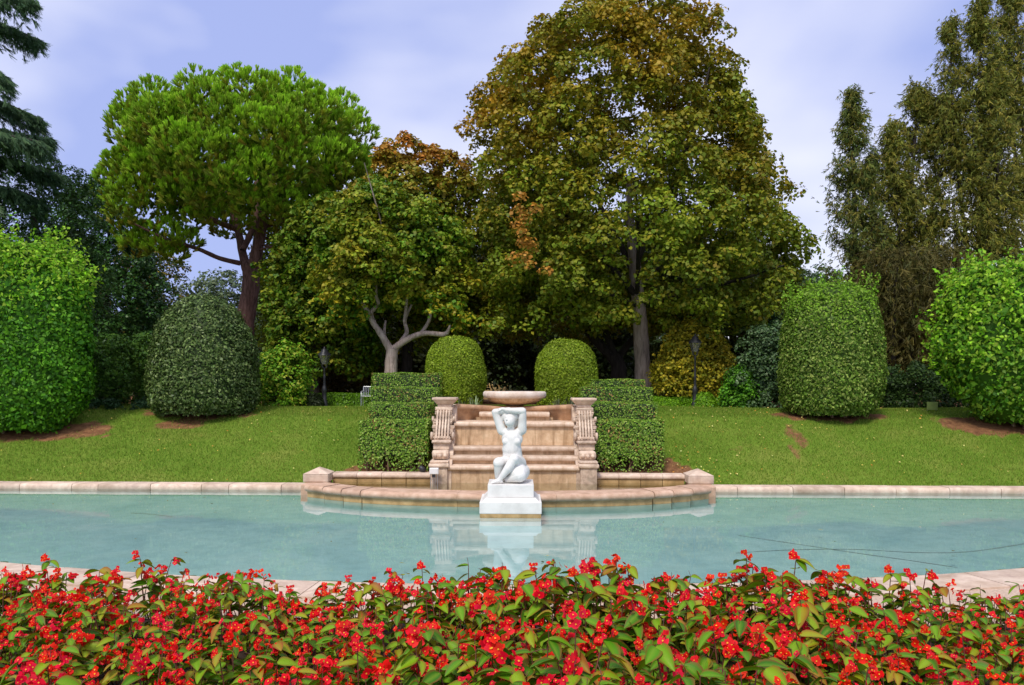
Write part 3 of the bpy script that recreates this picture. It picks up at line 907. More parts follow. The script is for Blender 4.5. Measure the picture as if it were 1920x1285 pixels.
patch = 0.5 + 0.5 * np.sin(x * 0.8 + 2 * np.sin(y * 0.6)) * np.sin(y * 1.7 + x * 0.35)
cg = np.where((rng.uniform(0, 1, n) < 0.25 + 0.35 * patch)[:, None], np.array(S(136, 148, 60)), np.array(S(98, 134, 36))) * np.exp(rng.normal(0, 0.22, (n, 1)))
g = mesh_arrays('lawn_grass', v, np.arange(3 * n).reshape(n, 3), M_grassm, col=np.repeat(cg, 3, 0))
tag(g, 'short mown green grass on the sloping lawn', 'grass', kind='stuff')
n = 650
x = np.concatenate([rng.uniform(-12, 12, 420), rng.normal(3.2, 0.7, 110), rng.normal(5, 2.5, 120)]); y = np.concatenate([rng.uniform(16.1, 21.5, 420), rng.normal(17.2, 0.6, 110), rng.uniform(16.3, 20, 120)])
y = np.clip(y, 16.05, 22); ok = np.abs(x) > 1.8; x, y = x[ok], y[ok]; n = len(x)
c = np.stack([x, y, gz(x, y) + 0.05], 1)
leaf_mesh('fallen_leaves', c, rnd_unit(n) * 0.5 + [0, -0.3, 1], rng.uniform(0.025, 0.065, n), palette(n, [S(190, 168, 84), S(170, 116, 54), S(206, 190, 130)]), M_leaf, None, 0.7)
tag(bpy.data.objects['fallen_leaves'], 'dry yellow and brown leaves scattered over the lawn', 'leaves', kind='stuff')

fc, n = leaf_mesh_late
leaf_mesh('floating_leaves', fc, rnd_unit(n) * 0.12 + [0, 0, 1], rng.uniform(0.04, 0.10, n), palette(n, [S(96, 92, 50), S(60, 66, 40), S(150, 136, 84)]), M_leaf, None, 0.45, None, 0.04)
tag(bpy.data.objects['floating_leaves'], 'small dry leaves floating on the pool', 'leaves', kind='stuff')

# ------------------------------------------------------------------ clipped shrubs and hedges
G_BOX = [S(70, 104, 34), S(92, 124, 48), S(112, 134, 62), S(56, 84, 30), S(120, 112, 66)]
G_BRIGHT = [S(66, 114, 24), S(84, 132, 30), S(46, 92, 20), S(118, 156, 42)]
G_DARK = [S(58, 78, 38), S(74, 94, 50), S(46, 64, 32), S(100, 114, 74)]
G_OLIVE = [S(82, 110, 38), S(100, 124, 52), S(64, 92, 30), S(126, 138, 76)]
G_DOME = [S(104, 126, 24), S(120, 140, 36), S(86, 110, 20), S(132, 146, 52)]
def dome_surface(rows, D, n, depth):
    r = np.array(sorted(rows), float)
    ys = np.linspace(r[0, 0], r[-1, 0], 300); l, rr = rows_eval(rows, ys)
    a = (rr - l) / 2
    da = np.abs(np.gradient(a, ys))
    w = (a + 1) * np.sqrt(1 + da ** 2)
    i = rng.choice(300, n, p=w / w.sum())
    th = rng.uniform(0, 2 * np.pi, n)
    py = ys[i] + rng.uniform(-1, 1, n) * (ys[1] - ys[0])
    l, rr = rows_eval(rows, py); a = (rr - l) / 2; cx = (l + rr) / 2
    p = PA(cx + a * np.cos(th), py, np.full(n, float(D)))
    p[:, 1] += a / FPX * D * depth * np.sin(th)
    sl = np.interp(py, ys, np.gradient((rows_eval(rows, ys)[1] - rows_eval(rows, ys)[0]) / 2, ys))
    nr = np.stack([np.cos(th), np.sin(th) / depth, np.clip(sl, -0.5, 6)], 1)
    return p, nr / np.linalg.norm(nr, axis=1, keepdims=True)
def dome_core(name, rows, D, depth, col, parent, shrink=0.93, n=28):
    r = np.array(sorted(rows), float)
    ys = np.linspace(r[0, 0] + 3, r[-1, 0] - 2, 24)
    l, rr = rows_eval(rows, ys); a = (rr - l) / 2 * shrink; cx = (l + rr) / 2
    th = np.linspace(0, 2 * np.pi, n, endpoint=False)
    px = cx[:, None] + a[:, None] * np.cos(th); d = np.full_like(px, float(D))
    p = PA(px, np.repeat(ys[:, None], n, 1), d)
    p[..., 1] += (a / FPX * D * depth)[:, None] * np.sin(th)
    v_ = p.reshape(-1, 3) + rng.normal(0, 0.015, (24 * n, 3))
    i, j = np.meshgrid(np.arange(23), np.arange(n), indexing='ij'); j2 = (j + 1) % n
    f_ = np.stack([i * n + j, i * n + j2, (i + 1) * n + j2, (i + 1) * n + j], -1).reshape(-1, 4)
    caps = [np.array([list(range(k0, k0 + n))]) for k0 in (0, 23 * n)]
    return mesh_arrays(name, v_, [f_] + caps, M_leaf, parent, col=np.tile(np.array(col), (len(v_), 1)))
def topiary(name, label, rows, D, nleaf, size, pal, depth=0.9, weights=None, mat=None, fuzz=0.03, aspect=0.6, top_pal=None, tufts=0, tuft_rows=None, group=None, stems=True, tuft_len=0.35, jit=0.2):
    r = np.array(sorted(rows), float)
    base = P((r[-1, 1] + r[-1, 2]) / 2, r[-1, 0], D); base[2] = float(gz(base[0], base[1]))
    t_ = thing(name, label, 'shrub', base, group)
    p, nr = dome_surface(rows, D, nleaf, depth)
    lump = np.sin(p[:, 0] * 3.1 + 1.7 * np.sin(p[:, 2] * 2.3)) * np.sin(p[:, 2] * 3.7 + p[:, 1] * 2.2) + 0.5 * np.sin(p[:, 0] * 7.3 + p[:, 2] * 6.1)
    p = p + nr * (lump[:, None] * fuzz * 1.1 + rng.normal(0, fuzz, (nleaf, 1))) + rng.normal(0, 0.01, (nleaf, 3))
    cols = palette(nleaf, pal, weights, jit)
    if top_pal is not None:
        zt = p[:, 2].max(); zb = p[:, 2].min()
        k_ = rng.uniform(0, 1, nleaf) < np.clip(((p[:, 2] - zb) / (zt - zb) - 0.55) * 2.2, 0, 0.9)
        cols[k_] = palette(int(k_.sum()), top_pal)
    pt = np.sin(p[:, 0] * 2.3 + 3 * np.sin(p[:, 2] * 1.1)) * np.sin(p[:, 2] * 2.9 + 1.3 * np.sin(p[:, 0] * 1.9)) + 0.6 * np.sin(p[:, 0] * 6.7 + p[:, 1] * 4 + p[:, 2] * 5.3)
    cols = cols * np.exp(0.13 * pt)[:, None]                       # older and fresher growth in patches
    keep_ = rng.uniform(0, 1, nleaf) > 0.7 * (pt > 1.05) * (fuzz > 0.02)   # thin spots
    p, nr, cols = p[keep_], nr[keep_], cols[keep_]; nk = len(p)
    leaf_mesh('foliage', p, nr + rnd_unit(nk) * 0.75 + [0, 0, 0.25], size * np.exp(rng.normal(0, 0.28, nk)), cols, mat or M_leaf, t_, aspect)
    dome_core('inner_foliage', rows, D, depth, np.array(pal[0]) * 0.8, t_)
    if stems:
        for k_ in range(4):
            q0 = base + np.array([rng.uniform(-0.3, 0.3), rng.uniform(-0.3, 0.2), -0.1])
            q1 = q0 + np.array([rng.uniform(-0.25, 0.25), rng.uniform(-0.2, 0.2), 0.7])
            tube('stem', [q0, (q0 + q1) / 2 + rng.normal(0, 0.03, 3), q1], [0.05, 0.045, 0.035], M_twig, t_, 6, 3)
    if tufts:      # unclipped shoots standing out of the surface
        tp_, tn = dome_surface(tuft_rows or rows, D, tufts, depth)
        per = 14
        ci = np.repeat(np.arange(tufts), per)
        ln = np.repeat(rng.uniform(0.4, 1.0, tufts) * tuft_len, per) * np.tile(np.linspace(0.05, 1, per), tufts)
        dirs = tn * 0.6 + np.array([0, 0, 0.9]) + rng.normal(0, 0.25, (tufts, 3)); dirs /= np.linalg.norm(dirs, axis=1, keepdims=True)
        pp = tp_[ci] + dirs[ci] * ln[:, None] + rng.normal(0, size * 0.55, (len(ci), 3))
        leaf_mesh('young_shoots', pp, rnd_unit(len(ci)) + [0, -0.4, 0.5], size * rng.uniform(0.8, 1.5, len(ci)), palette(len(ci), top_pal or pal), mat or M_leaf, t_, aspect, stuff=True)
    return t_
G_YOUNG = [S(104, 152, 30), S(128, 166, 44), S(82, 132, 24), S(140, 164, 60)]
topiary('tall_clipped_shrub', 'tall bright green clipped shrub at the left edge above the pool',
        [(462, -40, 84), (478, -60, 108), (500, -80, 122), (518, -90, 146), (540, -95, 158), (600, -95, 163), (680, -95, 162), (740, -90, 158), (780, -80, 138), (806, -60, 106)], 18.6, 30000, 0.085, G_BRIGHT[:3], 0.6, None, None, 0.055, 0.62, G_YOUNG, 260, [(458, -40, 90), (500, -70, 128), (560, -90, 164)], 'clipped shrubs on the lawn', True, 0.75)
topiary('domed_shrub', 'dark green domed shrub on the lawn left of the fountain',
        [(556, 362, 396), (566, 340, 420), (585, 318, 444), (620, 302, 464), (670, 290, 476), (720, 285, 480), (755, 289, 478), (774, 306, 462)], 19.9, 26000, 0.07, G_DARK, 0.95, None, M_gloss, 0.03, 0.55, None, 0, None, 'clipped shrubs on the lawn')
topiary('domed_shrub', 'olive green bullet shaped shrub on the lawn right of the fountain',
        [(535, 1530, 1590), (544, 1508, 1610), (562, 1489, 1628), (600, 1474, 1642), (660, 1467, 1648), (720, 1467, 1649), (760, 1472, 1641), (776, 1488, 1621)], 19.8, 28000, 0.065, G_OLIVE, 0.95, None, None, 0.03, 0.55, [S(96, 134, 34), S(112, 144, 48)], 60, [(530, 1500, 1610), (580, 1472, 1642)], 'clipped shrubs on the lawn', True, 0.5)
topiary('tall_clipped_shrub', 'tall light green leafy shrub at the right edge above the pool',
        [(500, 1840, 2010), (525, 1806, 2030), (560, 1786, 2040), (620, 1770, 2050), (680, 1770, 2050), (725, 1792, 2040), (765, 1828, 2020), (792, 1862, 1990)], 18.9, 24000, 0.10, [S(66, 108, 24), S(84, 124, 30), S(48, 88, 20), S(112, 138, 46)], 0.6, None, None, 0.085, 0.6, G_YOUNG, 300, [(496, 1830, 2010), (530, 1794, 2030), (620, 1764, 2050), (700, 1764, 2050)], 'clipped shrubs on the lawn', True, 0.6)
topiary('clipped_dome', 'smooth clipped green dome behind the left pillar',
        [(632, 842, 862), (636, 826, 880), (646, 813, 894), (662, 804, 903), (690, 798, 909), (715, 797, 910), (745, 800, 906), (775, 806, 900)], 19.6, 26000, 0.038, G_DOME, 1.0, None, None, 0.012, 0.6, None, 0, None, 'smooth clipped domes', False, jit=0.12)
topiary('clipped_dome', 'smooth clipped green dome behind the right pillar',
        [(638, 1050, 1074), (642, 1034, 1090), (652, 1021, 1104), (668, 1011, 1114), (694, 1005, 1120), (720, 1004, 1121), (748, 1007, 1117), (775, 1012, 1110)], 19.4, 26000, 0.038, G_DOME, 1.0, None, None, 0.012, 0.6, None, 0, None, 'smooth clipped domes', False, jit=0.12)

def box_surface(x0, x1, y0, y1, z0, z1, n):
    areas = np.array([(y1 - y0) * (z1 - z0)] * 2 + [(x1 - x0) * (z1 - z0)] * 2 + [(x1 - x0) * (y1 - y0)])
    k_ = rng.choice(5, n, p=areas / areas.sum())
    u, w = rng.uniform(0, 1, n), rng.uniform(0, 1, n)
    X = x0 + (x1 - x0) * u; Y = y0 + (y1 - y0) * w; Z = z0 + (z1 - z0) * rng.uniform(0, 1, n)
    N = np.zeros((n, 3))
    for q, (ax, sg) in enumerate(((0, -1), (0, 1), (1, -1), (1, 1), (2, 1))):
        s_ = k_ == q
        if ax == 0: X[s_] = x0 if sg < 0 else x1
        elif ax == 1: Y[s_] = y0 if sg < 0 else y1
        else: Z[s_] = z1
        N[s_, ax] = sg
    return np.stack([X, Y, Z], 1), N
def hedge(label, x0, x1, y0, y1, z0, z1, nleaf, size, pal, group, stems=0, brown=0.0, fuzz=0.018, name='clipped_hedge'):
    t_ = thing(name, label, 'hedge', ((x0 + x1) / 2, (y0 + y1) / 2, float(gz((x0 + x1) / 2, (y0 + y1) / 2)) - 0.02), group)
    p, nr = box_surface(x0, x1, y0, y1, z0, z1, nleaf)
    # slightly uneven faces, rounded shoulders, ragged foot
    p += nr * (0.012 * np.sin(p[:, :1] * 6 + p[:, 2:3] * 5) + rng.normal(0, fuzz, (nleaf, 1)) * np.where(nr[:, 2:3] > 0.5, 0.5, 1.0))
    if stems:
        k_ = (p[:, 2] < z0 + 0.26 + 0.10 * np.sin(p[:, 0] * 9)) & (rng.uniform(0, 1, nleaf) < 0.75)
        p, nr = p[~k_], nr[~k_]
    n_ = len(p)
    cols = palette(n_, pal)
    if brown:
        k_ = (rng.uniform(0, 1, n_) < brown) & (np.sin(p[:, 0] * 4 + p[:, 2] * 7 + y0) > 0.3)
        cols[k_] = palette(int(k_.sum()), [S(126, 96, 62), S(144, 112, 76)])
    leaf_mesh('foliage', p, nr + rnd_unit(n_) * 0.7 + [0, 0, 0.2], size * rng.uniform(0.65, 1.35, n_), cols, M_gloss, t_, 0.55)
    zc = z0 + (0.32 if stems else 0.02)
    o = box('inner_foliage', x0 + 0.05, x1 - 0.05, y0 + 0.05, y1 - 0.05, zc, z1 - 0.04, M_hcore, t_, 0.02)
    for k_ in range(stems):
        xx_ = rng.uniform(x0 + 0.1, x1 - 0.1)
        q0 = np.array([xx_, y0 + rng.uniform(0.12, 0.4), float(gz(xx_, y0 + 0.2)) - 0.03])
        q1 = q0 + np.array([rng.uniform(-0.25, 0.25), rng.uniform(-0.18, 0.02), rng.uniform(0.35, 0.6)])
        tube('stem', [q0, (q0 + q1) / 2 + rng.normal(0, 0.03, 3), q1], [0.022, 0.018, 0.012], M_twig, t_, 5, 3)
    return t_
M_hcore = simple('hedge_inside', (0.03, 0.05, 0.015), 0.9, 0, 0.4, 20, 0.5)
H_PAL = [S(88, 124, 40), S(112, 146, 54), S(70, 102, 34), S(138, 156, 80)]
def tier(px0, px1, py_top, D, depth, zb):
    a = P(px0, py_top, D); b_ = P(px1, py_top, D)
    return a[0], b_[0], a[1], a[1] + depth, zb, (a[2] + b_[2]) / 2
GRP = 'stepped box hedges beside the cascade'
for (sd, lst) in (('left', [(672, 803, 790, 16.4), (690, 806, 757, 17.25), (694, 820, 727, 18.05), (697, 828, 700, 18.8)]),
                  ('right', [(1106, 1245, 790, 16.4), (1099, 1233, 756, 17.25), (1090, 1224, 727, 18.05), (1086, 1210, 712, 18.8)])):
    names = ['lowest and largest step of the box hedge %s of the cascade', 'second step up of the box hedge %s of the cascade', 'third step up of the box hedge %s of the cascade', 'topmost step of the box hedge %s of the cascade']
    for i, (a, b_, ty, D) in enumerate(lst):
        zb = 0.30 if i == 0 else float(gz(-2.5, D)) - 0.05
        x0, x1, y0, y1, z0, z1 = tier(a, b_, ty, D, 0.80, zb)
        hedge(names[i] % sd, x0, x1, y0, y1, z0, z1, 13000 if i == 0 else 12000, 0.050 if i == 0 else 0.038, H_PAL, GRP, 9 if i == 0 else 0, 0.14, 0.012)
# low hedges at the back of the lawn
def hedge_px(label, a, b_, ty, D, depth, nleaf, pal, grp):
    p0, p1 = P(a, ty, D), P(b_, ty, D)
    hedge(label, p0[0], p1[0], p0[1], p0[1] + depth, float(gz(p0[0], p0[1])) - 0.05, (p0[2] + p1[2]) / 2, nleaf, 0.07, pal, grp, 0, 0, 0.02, 'low_hedge')
LOWP = [S(92, 134, 24), S(110, 150, 34), S(74, 112, 20)]
hedge_px('low clipped hedge behind the lawn left of the stepped hedge', 588, 692, 739, 23.4, 0.6, 7000, [S(78, 112, 24), S(92, 128, 34), S(60, 92, 20)], 'low hedges behind the lawn')
hedge_px('low bright hedge behind the lawn beside the right lamp post', 1226, 1400, 746, 23.2, 0.6, 9000, LOWP, 'low hedges behind the lawn')
topiary('ball_shrub', 'bright clipped ball shrub just right of the lamp post', [(737, 1306, 1326), (742, 1300, 1334), (752, 1296, 1339), (766, 1294, 1342), (776, 1296, 1340)], 22.6, 3500, 0.05, LOWP, 1.0, fuzz=0.015, group='small clipped ball shrubs', stems=False)
topiary('ball_shrub', 'low bright clipped mound shrub left of the lamp post', [(750, 1240, 1268), (754, 1232, 1274), (762, 1228, 1278), (774, 1226, 1280)], 22.4, 3500, 0.05, LOWP, 1.0, fuzz=0.015, group='small clipped ball shrubs', stems=False)
topiary('ball_shrub', 'dark rounded shrub left of the far lamp post', [(738, 575, 592), (744, 568, 600), (755, 566, 606), (766, 566, 608)], 22.6, 3000, 0.05, [S(30, 40, 22), S(40, 50, 28)], 1.0, fuzz=0.015, group='small clipped ball shrubs', stems=False)

# ------------------------------------------------------------------ trees
def tree_root(name, label, px, py, D, group=None, cat='tree'):
    b_ = P(px, py, D); b_[2] = float(gz(b_[0], b_[1]))
    return thing(name, label, cat, b_, group)
def limb_px(name, pts, D, rad, mat, parent, dd=None, n=8, k=5, wob=0.06):
    if name == 'limb':
        parent = next((c_ for c_ in parent.children if c_.name.startswith('trunk')), parent)
    q = np.array([P(a, b_, D) for a, b_ in pts])
    if dd is not None: q[:, 1] += np.array(dd)
    return tube(name, q, rad, mat, parent, n, k, wob)
def to_ground(pts_px, D):
    a, b_ = pts_px[0]
    p0 = P(a, b_, D); g_ = float(gz(p0[0], p0[1])) - 0.15
    py = HOR + (CAMZ - g_) * FPX / D
    return [(a, py)] + list(pts_px)
def boughs(rows, D, nb, rb, nsub, depth=0.85, shell=0.5, droop=0.35):
    """bough centres in the crown outline, then sub-clumps on the upper, outer side of each bough"""
    cc, out, py = crown_points(rows, D, nb, depth, shell, rb * FPX / D * 0.45)
    rbs = rb * rng.uniform(0.65, 1.35, nb)
    bi = np.repeat(np.arange(nb), nsub)
    n_ = nb * nsub
    d = rnd_unit(n_) + out[bi] * 0.75 + np.array([0, 0, 0.35])
    d /= np.linalg.norm(d, axis=1, keepdims=True)
    rr = rbs[bi] * rng.uniform(0.45, 1.0, n_)
    sc = cc[bi] + d * rr[:, None] * np.array([1, 1, 0.62])
    hor = np.hypot(d[:, 0], d[:, 1])
    sc[:, 2] -= droop * hor * rr
    o2 = d * 0.7 + out[bi] * 0.5
    return sc, o2 / np.linalg.norm(o2, axis=1, keepdims=True), py[bi], bi
def leafy(parent, rows, D, nb, nsub, per, rb, rc, size, pal, weights=None, depth=0.85, shell=0.5, flat=0.6, droop=0.35, aspect=0.8, tip=None, mat=None, extra=None, name='crown', bias=0.6):
    cc, out, py, bi = boughs(rows, D, nb, rb, nsub, depth, shell, droop)
    if extra is not None:
        cc = np.concatenate([cc, extra]); out = np.concatenate([out, np.tile([0, -0.6, 0.5], (len(extra), 1))]); py = np.concatenate([py, np.full(len(extra), 560.0)])
        bi = np.concatenate([bi, bi.max() + 1 + np.arange(len(extra)) // 6])
    p, nr, sz, ci = clump_leaves(cc, out, per, rc, size, flat, bias, 0.15)
    cols = palette(len(p), pal, weights, 0.08)
    cols = cols * np.exp(rng.normal(0, 0.14, (bi.max() + 1, 1)))[bi][ci] * np.exp(rng.normal(0, 0.08, (len(cc), 1)))[ci]     # paler and deeper boughs
    if tip is not None:     # leaves that have turned, bough by bough
        tcols, amount = tip
        am = amount(cc, py) * rng.uniform(0.5, 1.3, bi.max() + 1)[bi]
        up = (p[:, 2] - cc[ci][:, 2]) / (rc + 1e-6)
        k_ = np.clip(np.clip(am, 0, 1.2)[ci] * (0.8 + 0.35 * up) + rng.normal(0, 0.14, len(p)), 0, 1)[:, None]
        cols = cols * (1 - k_) + palette(len(p), tcols, None, 0.10) * k_
    return leaf_mesh(name, p, nr, sz, cols, mat or M_leaf, parent, aspect)

def noise_patch(cc, s=0.6, ph=0.0):
    return 0.5 + 0.5 * np.sin(cc[:, 0] * s * 2.1 + ph) * np.sin(cc[:, 2] * s * 1.7 + 1.3 + ph) + 0.25 * np.sin(cc[:, 0] * s * 5 + cc[:, 2] * s * 4.3)

# --- big linden in the middle right
LIN = [S(92, 112, 30), S(80, 100, 28), S(104, 116, 34)]
RUST = [S(158, 118, 36), S(148, 116, 34), S(164, 124, 40)]
lin = tree_root('linden_tree', 'huge rust and green linden tree with straight grey trunk', 1205, 730, 25.5, 'broadleaf trees behind the fountain')
limb_px('trunk', to_ground([(1206, 722), (1203, 650), (1198, 580), (1190, 500), (1182, 420), (1178, 330)], 25.5), 25.5, [0.30, 0.27, 0.245, 0.23, 0.20, 0.14, 0.06], M_bark_grey, lin, n=12)
for pts, r0, dy in (([(1198, 560), (1120, 480), (1040, 400), (985, 330)], 0.12, -1.2), ([(1196, 540), (1270, 460), (1340, 400), (1400, 350)], 0.12, 0.6), ([(1192, 520), (1150, 420), (1090, 300), (1040, 200)], 0.11, 0.9),
                    ([(1190, 500), (1240, 380), (1290, 260), (1310, 160)], 0.11, -0.9), ([(1197, 575), (1140, 560), (1060, 545), (990, 520)], 0.09, -1.8), ([(1198, 570), (1270, 555), (1350, 540), (1420, 520)], 0.09, -1.6), ([(1194, 560), (1185, 480), (1170, 420), (1150, 380)], 0.09, -2.6)):
    limb_px('limb', pts, 25.5, np.array([1, 0.75, 0.5, 0.22]) * r0, M_bark_dark, lin, np.linspace(0, dy * 1.6, 4))
rows = [(-6, 1160, 1285), (25, 1075, 1320), (60, 1010, 1345), (95, 945, 1358), (140, 920, 1372), (200, 893, 1392), (250, 878, 1405), (300, 895, 1440), (350, 905, 1470), (400, 905, 1472), (450, 898, 1488), (500, 890, 1494), (535, 905, 1476), (565, 925, 1440), (585, 950, 1400)]
def lin_amt(cc, py):
    return np.clip(0.95 - (py + 20) / 620, 0.12, 0.95) * np.clip(0.55 + 0.6 * noise_patch(cc, 0.5), 0.2, 1.25) + 0.25 * (cc[:, 0] < 1.2) * (py > 120) * (py < 330)
hang = []
for (a, b_, k_) in ((945, 600, 9), (935, 625, 6), (975, 590, 6), (1250, 590, 8), (1330, 600, 10), (1390, 592, 10), (1440, 570, 8), (1100, 560, 6)):
    for _ in range(k_):
        hang.append(P(a + rng.normal(0, 22), b_ + rng.normal(0, 12), 25.5 + rng.uniform(-3.5, 3)))
leafy(lin, rows, 25.5, 430, 13, 27, 0.85, 0.33, 0.13, LIN, None, 0.8, 0.5, 0.6, 0.45, 0.85, (RUST, lin_amt), None, np.array(hang))
# pinkish bough at the left
cc = np.array([P(rng.normal(985, 22), y_ + rng.normal(0, 6), 21.6 + rng.uniform(-0.3, 0.6)) for y_ in np.linspace(375, 520, 16)])
p, nr, sz, ci = clump_leaves(cc, np.tile([0, -0.7, 0.3], (len(cc), 1)), 42, 0.26, 0.12, 0.7)
leaf_mesh('turned_bough', p, nr, sz, palette(len(p), [S(160, 110, 52), S(150, 106, 44), S(166, 120, 62), S(120, 108, 40)]), M_leaf, lin, 0.8, stuff=True)

# --- second linden, left and behind, dark forked trunk
lin2 = tree_root('linden_tree', 'dark forked tree standing behind the right clipped dome', 1158, 730, 29.0, 'broadleaf trees behind the fountain')
limb_px('trunk', to_ground([(1158, 722), (1160, 690), (1152, 665)], 29.0), 29.0, [0.36, 0.32, 0.29, 0.26], M_bark_dark, lin2, n=10)
for pts, r0 in (([(1150, 675), (1110, 630), (1075, 590), (1040, 520), (1000, 430)], 0.2), ([(1153, 668), (1135, 620), (1125, 560), (1110, 470)], 0.15), ([(1158, 670), (1200, 620), (1250, 560), (1300, 500)], 0.15)):
    limb_px('limb', pts, 29.0, np.linspace(1, 0.35, len(pts)) * r0, M_bark_dark, lin2)
leafy(lin2, [(330, 880, 1010), (380, 870, 1060), (450, 880, 1120), (520, 880, 1200), (570, 890, 1260), (610, 915, 1260)], 29.5, 110, 11, 26, 0.85, 0.34, 0.14, LIN, None, 0.8, 0.6, 0.6, 0.4, 0.85, (RUST, lambda cc, py: 0.25 + 0.3 * noise_patch(cc, 0.7, 2)))

# --- plane tree with pale limbs
plane = tree_root('plane_tree', 'green plane tree with pale spreading limbs behind the left hedge', 734, 720, 23.5, 'broadleaf trees behind the fountain')
limb_px('trunk', to_ground([(733, 700), (734, 672), (736, 655)], 23.5), 23.5, [0.21, 0.19, 0.175, 0.17], M_bark_pale, plane, n=12)
PL = [([(735, 662), (716, 628), (700, 604), (690, 582), (671, 555)], [0.13, 0.10, 0.085, 0.07, 0.045], -0.3), ([(702, 606), (697, 588), (712, 572), (709, 555), (713, 520)], [0.075, 0.07, 0.06, 0.05, 0.03], -0.5),
      ([(738, 660), (752, 640), (762, 622), (758, 600), (770, 570)], [0.10, 0.075, 0.065, 0.055, 0.035], 0.2), ([(736, 655), (770, 634), (800, 626), (836, 628), (846, 612)], [0.11, 0.09, 0.08, 0.07, 0.03], -0.4),
      ([(786, 629), (800, 612), (808, 595), (812, 570)], [0.06, 0.055, 0.05, 0.03], -0.3), ([(722, 640), (719, 620), (720, 600)], [0.05, 0.045, 0.03], 0.3),
      ([(758, 605), (764, 520), (748, 430), (742, 360)], [0.05, 0.045, 0.035, 0.02], 0.1), ([(713, 520), (722, 440), (708, 370), (700, 330)], [0.03, 0.028, 0.02, 0.012], -1.4), ([(671, 555), (665, 540), (672, 552), (660, 500)], [0.03, 0.03, 0.03, 0.02], -0.3)]
for pts, rr_, dy in PL:
    limb_px('limb', pts, 23.5, rr_, M_bark_pale, plane, np.linspace(0, dy, len(pts)))
PLG = [S(76, 114, 28), S(64, 100, 25), S(92, 124, 33), S(54, 86, 24)]
YEL = [S(160, 144, 42), S(146, 140, 38), S(170, 138, 46)]
leafy(plane, [(352, 655, 715), (375, 632, 790), (405, 612, 838), (450, 592, 866), (500, 582, 872), (535, 592, 872), (560, 640, 862)], 23.9, 150, 11, 27, 0.58, 0.26, 0.12, PLG, None, 0.75, 0.6, 0.5, 0.25, 0.9, (YEL, lambda cc, py: 0.10 + 0.45 * noise_patch(cc, 0.9) + 0.2 * (py > 500)))
lowc = np.array([P(a + rng.normal(0, 16), b_ + rng.normal(0, 8), 23.3 + rng.uniform(-0.6, 0.4)) for a, b_ in [(655, 605), (662, 590), (850, 590), (838, 575), (860, 605), (645, 580), (636, 560), (815, 556)] for _ in range(6)])
p, nr, sz, ci = clump_leaves(lowc, np.tile([0, -0.6, 0.4], (len(lowc), 1)), 34, 0.3, 0.13, 0.5)
leaf_mesh('lower_foliage', p, nr, sz, palette(len(p), PLG + YEL[:2], [3, 2, 3, 1, 3, 2]), M_leaf, plane, 0.9)

# --- red-tipped tree behind the plane tree
redt = tree_root('maple_tree', 'green tree with red-brown top behind the plane tree', 790, 725, 28.0, 'broadleaf trees behind the fountain')
limb_px('trunk', to_ground([(762, 715), (765, 650), (775, 560), (785, 430)], 28.0), 28.0, [0.25, 0.22, 0.2, 0.14, 0.05], M_bark_dark, redt)
leafy(redt, [(272, 735, 785), (286, 712, 830), (305, 700, 860), (340, 690, 886), (380, 660, 890), (440, 640, 890), (520, 640, 895), (580, 680, 890), (630, 740, 880)], 28.0, 170, 11, 26, 0.70, 0.32, 0.14, LIN, None, 0.8, 0.55, 0.55, 0.35, 0.85, ([S(168, 98, 40), S(156, 96, 38), S(172, 110, 46)], lambda cc, py: np.clip(0.78 - (py - 270) / 190, 0.08, 0.68)))

# --- chestnut-like tree below/right of the pine
ches = tree_root('chestnut_tree', 'dark green broadleaf tree between the pine and the plane tree', 585, 725, 27.0, 'broadleaf trees behind the fountain')
limb_px('trunk', to_ground([(590, 715), (592, 650), (588, 560), (600, 450)], 27.0), 27.0, [0.2, 0.18, 0.16, 0.12, 0.05], M_bark_dark, ches)
leafy(ches, [(380, 590, 640), (420, 545, 660), (470, 520, 670), (530, 508, 680), (590, 510, 690), (640, 520, 700), (680, 550, 700)], 27.0, 130, 10, 26, 0.7, 0.30, 0.14, [S(66, 100, 24), S(50, 82, 22), S(84, 112, 30)], None, 0.85, 0.6, 0.55, 0.3, 0.85, (YEL, lambda cc, py: 0.05 + 0.18 * noise_patch(cc, 0.9, 1)))
leafy(ches, [(640, 560, 720), (670, 555, 740), (700, 560, 740), (735, 580, 720)], 29.0, 45, 9, 20, 0.6, 0.3, 0.14, [S(74, 66, 36), S(58, 58, 28), S(92, 78, 44), S(46, 48, 24)], None, 0.8, 0.6, 0.5, 0.2, 0.8, name='low_boughs')

# --- umbrella pine
def tufts(centers, dirs, per, length, width, spread):
    """bunches of needles: per blades fanning round dirs from each centre; returns v, tris"""
    n_ = len(centers) * per
    ci = np.repeat(np.arange(len(centers)), per)
    d = dirs[ci] + rnd_unit(n_) * spread
    d /= np.linalg.norm(d, axis=1, keepdims=True)
    ln = (length * rng.uniform(0.7, 1.15, len(centers)))[ci] * rng.uniform(0.75, 1.1, n_)
    s_ = np.cross(d, rnd_unit(n_)); s_ /= np.linalg.norm(s_, axis=1, keepdims=True) + 1e-9
    b_ = centers[ci] - d * (ln * 0.12)[:, None] + rnd_unit(n_) * length * 0.10
    tip = b_ + d * ln[:, None]
    v_ = np.stack([b_ - s_ * width * 0.5, b_ + s_ * width * 0.5, tip + s_ * width * 0.3, tip - s_ * width * 0.3], 1).reshape(-1, 3)
    return v_, np.arange(4 * n_).reshape(n_, 4), ci
